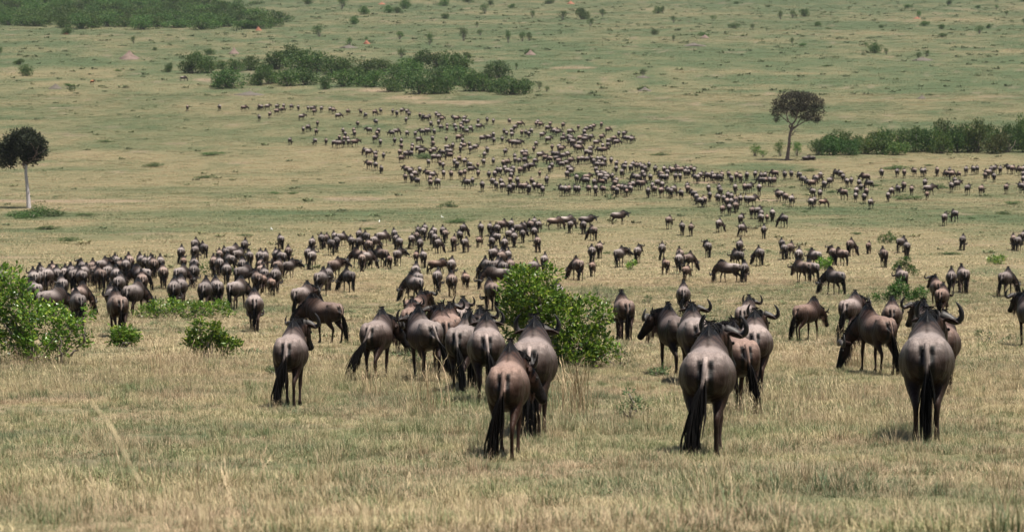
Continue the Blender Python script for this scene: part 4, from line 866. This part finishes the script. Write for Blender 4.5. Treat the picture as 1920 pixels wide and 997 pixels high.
# the rest: one block per zoomed piece of the photo (origin, scale 6): column, top row [, heading [, pose]]; c marks a brown calf
TILES = {
 'a': (0, 460, 0, 9999, "15 245;430 262;465 212 -25;530 240 18;372 268;590 195;635 225;720 225;800 205;835 236 20;920 165 -15 u;940 212;1030 165;1060 205;908 250 -20;1145 140 40 u;1115 240;1210 205;1130 285 0 c;1300 105 -15;1340 150;1450 100 -10;1410 140;1300 250;1335 320;1590 100 -30;1625 120;1690 110;1720 130;1800 115;1580 235 -60;1590 300;1830 215 -5;1500 392 35;1250 440;1310 515 -15;890 430;865 520 0;690 350 -10;570 452 60;375 385"),
 'b': (320, 420, 0, 1440, "115 245;270 165 20;275 235;370 200 -25;140 360 0 c;260 370;255 435;110 460 35;30 600;105 580;380 606 10;510 600 -10;545 270;610 250 -20;690 225 60;760 265 40;830 170;885 290 -10;800 370;480 345;545 365;625 420;660 330 -30;1000 290;1055 295 15;1010 375;1020 430;1235 110 -20;1185 270 -10;1240 300 -30;1320 250;1205 395;1330 390 50 u;1175 480;965 510;1050 480;1035 560 0 c;1125 590 0 c;810 450 50;740 600 40"),
 'c': (560, 400, 0, 1680, "150 265 10;105 380;150 410 15;255 230 -5;305 230;360 280;405 210;425 250;480 215 50;590 255 -15;680 185;675 265;760 205;785 290 -20;850 250 20;940 200 60;1075 180 -10;1095 235;1130 260;1270 240;1325 205;1345 140;1400 145;1420 120;1365 275;1500 180;1520 145;1530 225;1570 270;1620 140;1650 175 10;405 495 45 u;330 590;250 630;320 650 0 c;560 615 -30;710 440 -5;680 400 -60;770 420 50;930 380 -50;1020 460 0 c;1115 395 30 u;1320 420 0 c;1400 405;1315 560;1335 635;1300 688 -45;1560 510 80 c;1560 620 10"),
 'd': (840, 390, 0, 1745, "65 310;130 245;170 175 0;195 330 25;40 550 0;40 715 -5;195 705 0 c;370 165 -10;470 165 10;350 320 30 c;490 320;550 170;610 125 50;540 275 -45;635 335;690 240 30;720 215;745 270;710 130 15;840 240;850 160 30;800 170 60;925 140 -20;970 105;1020 140 20;970 210;1005 315 -10;515 440;605 450;675 465 10;605 480;545 565;615 585;700 565;435 560 -20;560 655 -75;490 800 -25;965 570 25;1085 515 10;1460 560 -25;1625 585 15 c;1620 415 -5;1705 385 10;1635 205;1200 100 75;1330 85 70;1380 140 20 u;1560 80 85 u;1525 140;1240 830 -10"),
 'e': (1100, 380, 200, 1890, "360 95 90 u;925 150 25;1075 220 -10;1175 235 5;1490 180 20;1735 125 15 u;1750 230 35;370 505 35 u;575 480 15 u;850 445;890 630 -30 c;1050 505 -10;1040 560;1150 560 30;1125 695 0 c;1365 425 -15 u;1725 410;1700 520 -50;1600 660 -65;1780 665"),
 'f': (1360, 380, 250, 9999, "435 250;390 500 -20;640 400 -10;665 450;735 440 20;830 510 5;1010 525 -50;1215 490 -20 u;1310 505 -60;1410 410 20;1615 440 15 c;1785 505;870 650 -60;980 650 -45;1240 740 -60"),
 'g': (1600, 380, 450, 9999, "545 385 45;605 430 -10;1030 110 20;1140 80 -40;1235 360 10;1805 350 -5;1860 365;1915 320"),
 'h': (330, 180, 0, 1860, "135 105;495 100;770 110 80;940 95 -20;970 100 20;1035 95 70;1140 95 30;1215 90;1205 130 40;1140 145 60;1300 95 30;1380 105;1490 115;1540 115 60;1560 150 30;1640 115;1740 125 30;1775 135;1830 195 75;1420 205 85;940 215;1060 180 20;1595 285;1490 325;1435 350;1580 370;1285 475;1565 480 -30;1690 480;1790 500 60;1840 445;1840 505 60"),
 'i': (640, 190, 0, 1680, "75 90 30;220 90 -20;275 130 -30;380 95 50;445 80 -20;580 90;625 105;685 80 40;740 90 30;765 120 20;730 180;390 205 -30;185 225;20 300;45 345;140 300;150 335;310 300 -70;420 305;400 340;380 385 40;440 430 -10;35 395;75 400;30 440;85 430;155 430 80;565 330 -60;620 310 80;740 335 20;835 340;905 315 -60;950 300;980 305 30;1045 315;1010 225;1070 120 20;1100 140 40;1135 175 50;1095 210;1120 265 30;1190 250;1190 285;885 130;920 145;950 165 -80;990 145 20;1265 165 -40;1300 170 70;1385 165 30;1380 200;1420 205 30;1350 235;1345 265;1275 250;1290 290;1370 280;1455 275 30;1410 310;1540 200;1640 180;1550 255 80;875 405 60;1025 395;1180 400;600 410;675 420;1325 375 60;1365 415;1590 385 70;1660 375 60;675 480 -20;660 545;800 475;795 505;870 505 70;910 530 70;730 560 40;780 560 -40;1030 450 -20;1045 520 40;1000 540 -10;1255 470;1195 495 60;1130 545 -60;1190 530;1230 535 30;1215 575 -60;1350 465;1385 475 30;1340 505;1440 460;1455 510;1510 490 40;270 525 -50;310 540 60;385 560;385 600;475 580;310 670 -50;385 685 -20;450 725 -15;680 610 50;1050 595 60;1100 600 30;980 655 -10;1110 670;1145 690;1275 650;1330 620;1300 680;1390 640;1440 680;1465 730 70;1535 695 0 c;1540 775;1600 650;1640 515;1610 570;1150 780;1235 785;1340 780 -20;1390 765;730 730 -50;780 750 30;830 780;720 820 -10;790 815;880 740 -10;850 860 -40;970 775 -50;1030 795 50;1000 840;1000 880 -20;1080 870 -30;1410 875 -50;1475 855;1660 785;1585 905 -10"),
 'j': (920, 210, 0, 9999, "30 75;210 75 -20;330 105 70;275 145 30;150 190;180 215;235 185 20;240 225 20;350 205;395 205;455 190 -20;430 225;530 90 20;510 110;560 115 40;670 110 20;645 155 60;815 120 20;30 230;35 290;130 280;225 315 -70;275 315 70;315 320 70;580 235 50;650 280 60;510 335;485 390;730 180 60;760 200 60;705 190 -50;895 195 60;985 145;1075 170 30;1050 205;1155 135 30;1125 150 30;1245 115;1320 175 60;1440 220;1500 220 40;1510 265 -50;1560 270 60;1590 280 40;820 240 10;815 275 60;880 255 30;905 270 40;930 310 60;890 295 -30;1010 270 60;1060 250 -40;1065 280 70;1130 255 40;1005 330 60;960 365 -70;1000 375 70;1250 255 40;1190 320 70;1330 300 60;1390 270 40;1420 310 60;1320 345 30;1260 360;1220 400 -60;1280 395 60;690 365;770 365 30;800 385 50;1125 385 40;1090 420 60;1120 435 30;165 415 20;360 430 30;400 430;390 460;560 450 70;620 485 60;660 495 -40;700 440;750 440 40;820 460 50;865 445 30;740 495 50;770 525 40;790 560 -60;850 545 40;905 515 40;270 475;275 510;320 520;385 510 30;500 520 30;460 570 50;400 580 30;30 520;140 540;190 530 30;110 625;160 600;200 630 60;235 640 20;75 625;45 660;250 605;230 680;335 620;385 590;660 605;690 570;880 600 40;905 625 30;860 665;550 665 0 c;630 720;965 705 -10;1085 700 60;1060 735 -60;985 500;1030 495 20;1085 500 40;1130 490;1160 525;1200 500;1250 500 30;1285 520;1215 540;1190 565 -40;1260 565 40;1185 620;1200 660;1250 660 -40;1290 670;1310 700;1280 730 -30;1240 690 40;1165 755;1240 760 -70 c;20 745 -20;60 780;115 750;135 795 30;220 735;210 815;250 800;300 735;340 800 -50;390 800 40;430 815;460 740;490 790;545 800 -50;585 830;800 825 -30;840 830;880 830;950 830 -15;990 830;1100 825 -20;1180 830;1260 830 -30"),
 'k': (1140, 280, 5, 9999, "35 95;95 130;90 185;155 225;195 135;180 170 -30;255 170;280 140 20;320 150;360 150 30;390 170 40;460 145;420 190;530 190;45 270;95 320;75 350;300 280 -60;340 285 40;390 235;410 265;475 280;240 380;340 345 -30;390 345 40;280 360;120 390;160 390;195 405;60 410;100 430;250 410;210 450 0 c;450 430;590 250 -40;630 195;665 230;600 280 -40;660 280;700 200 -20;745 210 60;780 205;775 175 -30;830 205 30;880 195;870 225;930 185;970 205;760 270;810 270;905 230;980 280 -40;1010 285;1040 260 30;1115 260 -40;1170 250;1200 275 30;1250 275 -40;1280 255;1355 250 -10;1385 295 -15;1445 260;1490 280;1560 255;1655 245;1720 265;1765 260;1870 235 -70;1720 310 -60;1770 315 60;1820 310;1870 310 20;500 375;520 415 -20;560 335 30;610 360;600 430;680 430 -30;710 440;740 415 30;820 460 -20;890 380;900 410;960 465 -40;995 490;1030 530 -50;1080 520 -20;1130 405;1250 400;1265 430;1145 475;1235 495;1300 510;1350 470;1390 490;1340 540;1385 540;1440 525;1490 510;1440 570;1550 510;1620 515 60;1430 390;1535 385;1590 385 40;1700 395;1290 620 20;1365 605;1440 590;1910 460;1625 640;1690 635 30;1725 670;1720 720;1790 730 0 c;1850 660;1980 728 -30"),
 'l': (1400, 280, 360, 9999, "425 245;500 240;590 260 -30;625 300 -30;660 310;690 340 -40;740 340 60;770 300 -40;830 255;790 290 60;870 355 -20;935 320 30;1010 235 -50;1050 240 -30;1085 280;1125 330 -15;1175 315;1330 275 -80;1265 340;1285 390;1235 430;1225 480;1345 440;1320 490;1395 550;1375 350 -60;1085 445 -50;740 445;825 455;760 530;720 545 -20;860 560 85 c;505 515;435 485;370 460 -40;1515 225 -15;1690 220;1770 225"),
 'm': (1600, 280, 375, 9999, "430 430 20;390 475;500 405 -20;565 365;655 410;680 210 -30;770 215 -20;800 210;940 200;1045 235 -40;1080 205;1110 240 40;1185 250 0 c;1265 195;1345 190 -20;1390 190;1545 195;1585 185 30;1650 195;1500 230 -30;1530 230 30;1480 265 -10;1580 270;1750 175 -60;1790 185 30;1870 195 -40;1910 190;1910 250;1910 300;805 335;850 400 85;830 475 0 c;1100 370 -10;1140 320;1170 355 50;1285 400 25;1440 410 20;1720 395;1885 380 -30;1915 365"),
}
hrg = random.Random(2024)
def row_from_top(top, H):
    lo, hi = top, top + 300
    for _ in range(40):
        m = (lo + hi) / 2
        if m - H * F_PX / float(dist_at(m)) > top: hi = m
        else: lo = m
    return lo
HERD = []   # dicts
for (px, row, h, pose, yg, sc, tl, tint, lab) in NEAR:
    D = float(dist_at(row)) + 0.55 * math.cos(rad(h)) * sc; xo = 0.35 * math.sin(rad(h)) * F_PX / D
    HERD.append(dict(px=px + xo, D=D, h=h, pose=pose, young=bool(yg), sc=sc, tail=tl, tint=tint, label=lab, near=True, row=row, tile='n', calf=bool(yg)))
seen = []
for key, (x0, y0, xa, xb, txt) in TILES.items():
    for ent in txt.split(';'):
        q = ent.split(); x, y = float(q[0]), float(q[1]); h = float(q[2]) if len(q) > 2 else 0.0; p = q[3] if len(q) > 3 else ''
        if not (xa <= x < xb): continue
        X, T = x0 + x / 6, y0 + y / 6; calf = p == 'c'; sc = 0.76 if calf else hrg.uniform(0.93, 1.06)
        row = row_from_top(T, 1.34 * sc); sz = F_PX / float(dist_at(row))
        if any(abs(X - a) < 0.17 * sz and abs(T - b) < 0.11 * sz for a, b, k in seen if k != key): continue
        seen.append((X, T, key))
        h = h if y0 > 370 and abs(h) > 62 else h * (0.52 if y0 > 370 else 0.6)
        if h == 0: h = hrg.gauss(0, 7)
        if p == 'u': pose = 'lookr' if h > 14 else ('upl' if h < -6 else 'upr')
        elif row > 425: pose = hrg.choice(['graze', 'graze', 'low', 'walk'] if abs(h) < 9 else (['grazer', 'graze', 'low', 'grazer'] if h > 0 else ['grazel', 'graze', 'low', 'grazel']))
        else: pose = hrg.choice(['walk', 'low', 'low', 'graze', 'up'])
        v = hrg.uniform(0.72, 1.1); w = hrg.random()
        tint = (1.02, 0.82, 0.70) if calf else ((v, v * 0.88, v * 0.80) if w < 0.25 else ((v * .75,) * 3 if w < 0.4 else (v, v, v)))
        HERD.append(dict(px=X, D=float(dist_at(row)), h=h, pose=pose, young=calf, sc=sc, tail=hrg.choice([0, 0, 1, 2, 3, 3]), tint=tint, label=None, near=False, row=row, tile=key, calf=calf))
for a in HERD: a['X'] = (a['px'] - CX) / F_PX * a['D']
far = sorted([a for a in HERD if not a['near']], key=lambda a: a['D'])
for it in range(8):                               # ease apart bodies that would run into each other, in depth
    arr = np.array([(a['X'], a['D']) for a in HERD])
    for i, a in enumerate(HERD):
        if a['near']: continue
        dx = arr[:, 0] - arr[i, 0]; dy = arr[:, 1] - arr[i, 1]
        for j in np.nonzero((np.abs(dx) < 0.62) & (np.abs(dy) < 1.7))[0]:
            if j == i: continue
            need = 1.75 * math.sqrt(max(0, 1 - (dx[j] / 0.62) ** 2)) - abs(dy[j])
            if need > 0: a['D'] += (-1 if dy[j] > 0 or (dy[j] == 0 and j > i) else 1) * need * 0.4
    for a in HERD: a['X'] = (a['px'] - CX) / F_PX * a['D']
HERD.sort(key=lambda a: a['D'])
N_SINGLE = 296
singles, mass = HERD[:N_SINGLE], HERD[N_SINGLE:]
# labels: by region, row and place in the row
ORD = ['leftmost', 'second from left', 'third from left', 'fourth from left', 'fifth from left', 'sixth from left', 'seventh from left', 'eighth from left', 'ninth from left', 'tenth from left']
def region(a):
    x, r = a['px'], a['row']
    if r > 436:
        for lim, nm in ((170, 'above the big left shrub'), (330, 'of the far left pack'), (450, 'right of the far left pack'), (570, 'of the pack left of centre'), (690, 'of the band left of centre'), (800, 'above the middle group'), (895, 'left of the central shrub top'), (1080, 'behind the central shrub'), (1330, 'right of the central shrub'), (1480, 'above the right walking group'), (1640, 'above the small brown walker'), (9999, 'near the upper right shrubs')):
            if x < lim: return nm
    for lim, nm in ((1000, 'of the left distant herd'), (1200, 'of the middle distant herd'), (1330, 'of the right distant herd'), (1400, 'of the trailing distant herd'), (1500, 'below the flat-topped tree'), (1600, 'left below right-hand thicket'), (1720, 'below mid right-hand thicket'), (9999, 'at far right below thicket')):
        if x < lim: return nm
regs = {}
for a in singles:
    if not a['near']: regs.setdefault(region(a), []).append(a)
def look(a):
    h = a['h']; d = 'rear-view' if abs(h) < 25 else ('right-turned' if h > 0 else 'left-turned')
    if abs(h) > 62: d = 'side-on'
    return ('brown ' if a['calf'] else '') + d
for nm, lst in regs.items():
    lst.sort(key=lambda a: a['row']); nrow = max(1, math.ceil(len(lst) / 7)); k = math.ceil(len(lst) / nrow)
    names = {1: [''], 2: ['back row ', 'front row '], 3: ['back row ', 'middle row ', 'front row '], 4: ['back row ', 'second row ', 'third row ', 'front row '], 5: ['back row ', 'second row ', 'third row ', 'fourth row ', 'front row ']}[min(nrow, 5)]
    for i in range(nrow):
        part = sorted(lst[i * k:(i + 1) * k], key=lambda a: a['px'])
        for j, a in enumerate(part):
            a['label'] = '%s wildebeest, %s in the %s%s' % (look(a), ORD[min(j, 9)] if len(part) > 1 else 'alone', names[min(i, len(names) - 1)] or 'group ', nm); a['group'] = 'wildebeest ' + nm
for a in singles:
    near = a['near']; det = 2 if near else (1 if a['row'] > 436 else 0)
    az = math.atan2(a['X'], a['D'])
    o = make_beest((a['X'], a['D'], gz(a['X'], a['D']) - 0.02), -rad(a['h']) - az, a['pose'], a['young'], a['sc'], a['tail'], a['tint'], det, hrg.uniform(0.92, 1.07))
    tag(o, a['label'], 'wildebeest', a.get('group') or 'wildebeest of the front groups')
# the many far ones, one mass
g = Geo(); cache = {}
for a in mass:
    key = (a['pose'], a['young'], a['tail'] % 3)
    if key not in cache: cache[key] = far_mesh(*key).arrays()
    V, F, C = cache[key]; yaw = -rad(a['h']) - math.atan2(a['X'], a['D']); c, s = math.cos(yaw), math.sin(yaw)
    P = V * a['sc'] * 1.06; P = np.stack([P[:, 0] * c - P[:, 1] * s + a['X'], P[:, 0] * s + P[:, 1] * c + a['D'], P[:, 2] + gz(a['X'], a['D']) - 0.02], 1)
    g.add(P, F, np.clip(C * np.array(a['tint']), 0, 1))
tag(link('distant_herd', g.mesh('distant_herd'), None, HIDE), 'dark mass of distant wildebeest spread over the plain', None, None, 'stuff')
# loners and resting animals
def loner(px, row, h, pose, young, sc, tint, label, sink=0.0):
    X, D, Z = at(px, row); o = make_beest((X, D, Z - sink), -rad(h), pose, young, sc, 0, tint, 0); tag(o, label, 'wildebeest', 'animals apart from the herd')
loner(175, 159, 30, 'up', True, .9, (1.8, 1.0, 0.55), 'small reddish-brown animal alone on the left plain'); loner(345, 153, 80, 'graze', False, 1.0, W, 'dark animal alone left of the long thicket')
loner(1512, 301, 70, 'low', False, 1.0, (.5, .5, .5), 'black animal resting beside the flat-topped tree, left of two', 0.55); loner(1520, 301, -60, 'low', False, 1.0, (.5, .5, .5), 'black animal resting beside the flat-topped tree, right of two', 0.55)
# white egrets
def egret(px, row, label, seed):
    rg = random.Random(seed); X, D, Z = at(px, row); o = bpy.data.objects.new('egret', None); COL.objects.link(o); o.location = (X, D, Z); o.rotation_euler = (0, 0, rg.uniform(0, 6.28)); tag(o, label, 'bird', 'white birds on the plain')
    N = Nodes('egret_white'); N.b.inputs['Base Color'].default_value = (0.8, 0.79, 0.74, 1); g = Geo(); w = np.array([.8, .8, .75]); o.scale = (0.7,) * 3
    g.loft(resample([(0, -.22, .22), (0, -.12, .26), (0, .02, .30), (0, .10, .34), (0, .12, .42), (0, .10, .50), (0, .13, .54), (0, .18, .535)], 20), np.interp(np.linspace(0, 1, 20), [0, .2, .4, .55, .75, .88, 1], [.02, .075, .09, .05, .025, .03, .01]), np.interp(np.linspace(0, 1, 20), [0, .2, .4, .55, .75, .88, 1], [.02, .06, .08, .05, .025, .03, .01]), np.interp(np.linspace(0, 1, 20), [0, .2, .4, .55, .75, .88, 1], [.02, .06, .08, .05, .025, .03, .01]), upref=(0, -.4, 1), seg=10, col=w)
    link('body', g.mesh('body'), o, N.m); K = Nodes('egret_leg'); K.b.inputs['Base Color'].default_value = (0.05, .045, .03, 1)
    for s in (-1, 1):
        g = Geo(); g.loft([(s*.03, 0, .24), (s*.03, -.02, .12), (s*.03, 0.01, 0)], [.008]*3, [.008]*3, [.008]*3, upref=(0, 1, 0), seg=5, col=w); link('leg', g.mesh('leg'), o, K.m)
    g = Geo(); g.loft([(0, .175, .537), (0, .25, .52)], [.01, .002], [.01, .002], [.01, .002], seg=5, col=w); B = Nodes('egret_bill'); B.b.inputs['Base Color'].default_value = (0.7, .45, .08, 1); link('bill', g.mesh('bill'), o, B.m)
egret(509, 434, 'white bird on the green strip left of centre', 1); egret(711, 419, 'tiny white bird on the grass above the left band', 2); egret(829, 410, 'white bird near a low bush above the central band', 3)
# labels of the bushes, by thicket, row and place in the row
def label_bushes(reg, fmt, per=8):
    lst = sorted([b for b in BUSHES if b[3] == reg], key=lambda b: b[2]); nrow = max(1, math.ceil(len(lst) / per)); k = math.ceil(len(lst) / nrow)
    for i in range(nrow):
        part = sorted(lst[i * k:(i + 1) * k], key=lambda b: b[1]); rn = 'top' if i == 0 else ('bottom' if i == nrow - 1 else ORD2[i])
        for j, b in enumerate(part): b[0]['label'] = fmt % (ORD[j] if j < len(part) - 1 or len(part) == 1 else 'rightmost', rn)
ORD2 = ['top', 'second', 'third', 'fourth', 'fifth', 'sixth', 'seventh', 'eighth', 'ninth', 'tenth', 'eleventh', 'twelfth', 'thirteenth', 'fourteenth', 'fifteenth', 'sixteenth', 'seventeenth', 'eighteenth']
label_bushes('long thicket', 'green bush, %s in the %s row of the long thicket'); label_bushes('right-hand thicket', 'green bush, %s in the %s row of the right-hand thicket'); label_bushes('hillside thicket', 'bush, %s in the %s row of the hillside thicket', 10)
label_bushes('scattered', 'lone small bush, %s of the %s row on the far slope'); label_bushes('low clump', 'flat plant clump, %s of the %s row on the plain')
print('herd', len(HERD), 'singles', len(singles), 'mass', len(mass), 'last single row', singles[-1]['row'])
# ------------------------------------------------------------------ thin midday haze in the air
def build_haze():
    x, y0, y1, z0, z1 = 2300.0, -80.0, 4700.0, -16.0, float(_zf.max()) + 12.0
    V = [(sx * x, y, z) for z in (z0, z1) for (sx, y) in ((-1, y0), (1, y0), (1, y1), (-1, y1))]
    me = new_mesh('haze', V, [(3, 2, 1, 0), (4, 5, 6, 7), (0, 1, 5, 4), (1, 2, 6, 5), (2, 3, 7, 6), (3, 0, 4, 7)], None, False)
    m = bpy.data.materials.new('haze_air'); m.use_nodes = True; t = m.node_tree; t.nodes.remove(t.nodes['Principled BSDF'])
    v = t.nodes.new('ShaderNodeVolumePrincipled'); v.inputs['Color'].default_value = (0.86, 0.91, 1.0, 1); v.inputs['Density'].default_value = 0.000045; v.inputs['Anisotropy'].default_value = 0.2
    t.links.new(v.outputs[0], t.nodes['Material Output'].inputs['Volume'])
    tag(link('haze', me, None, m), kind='stuff')
build_haze()
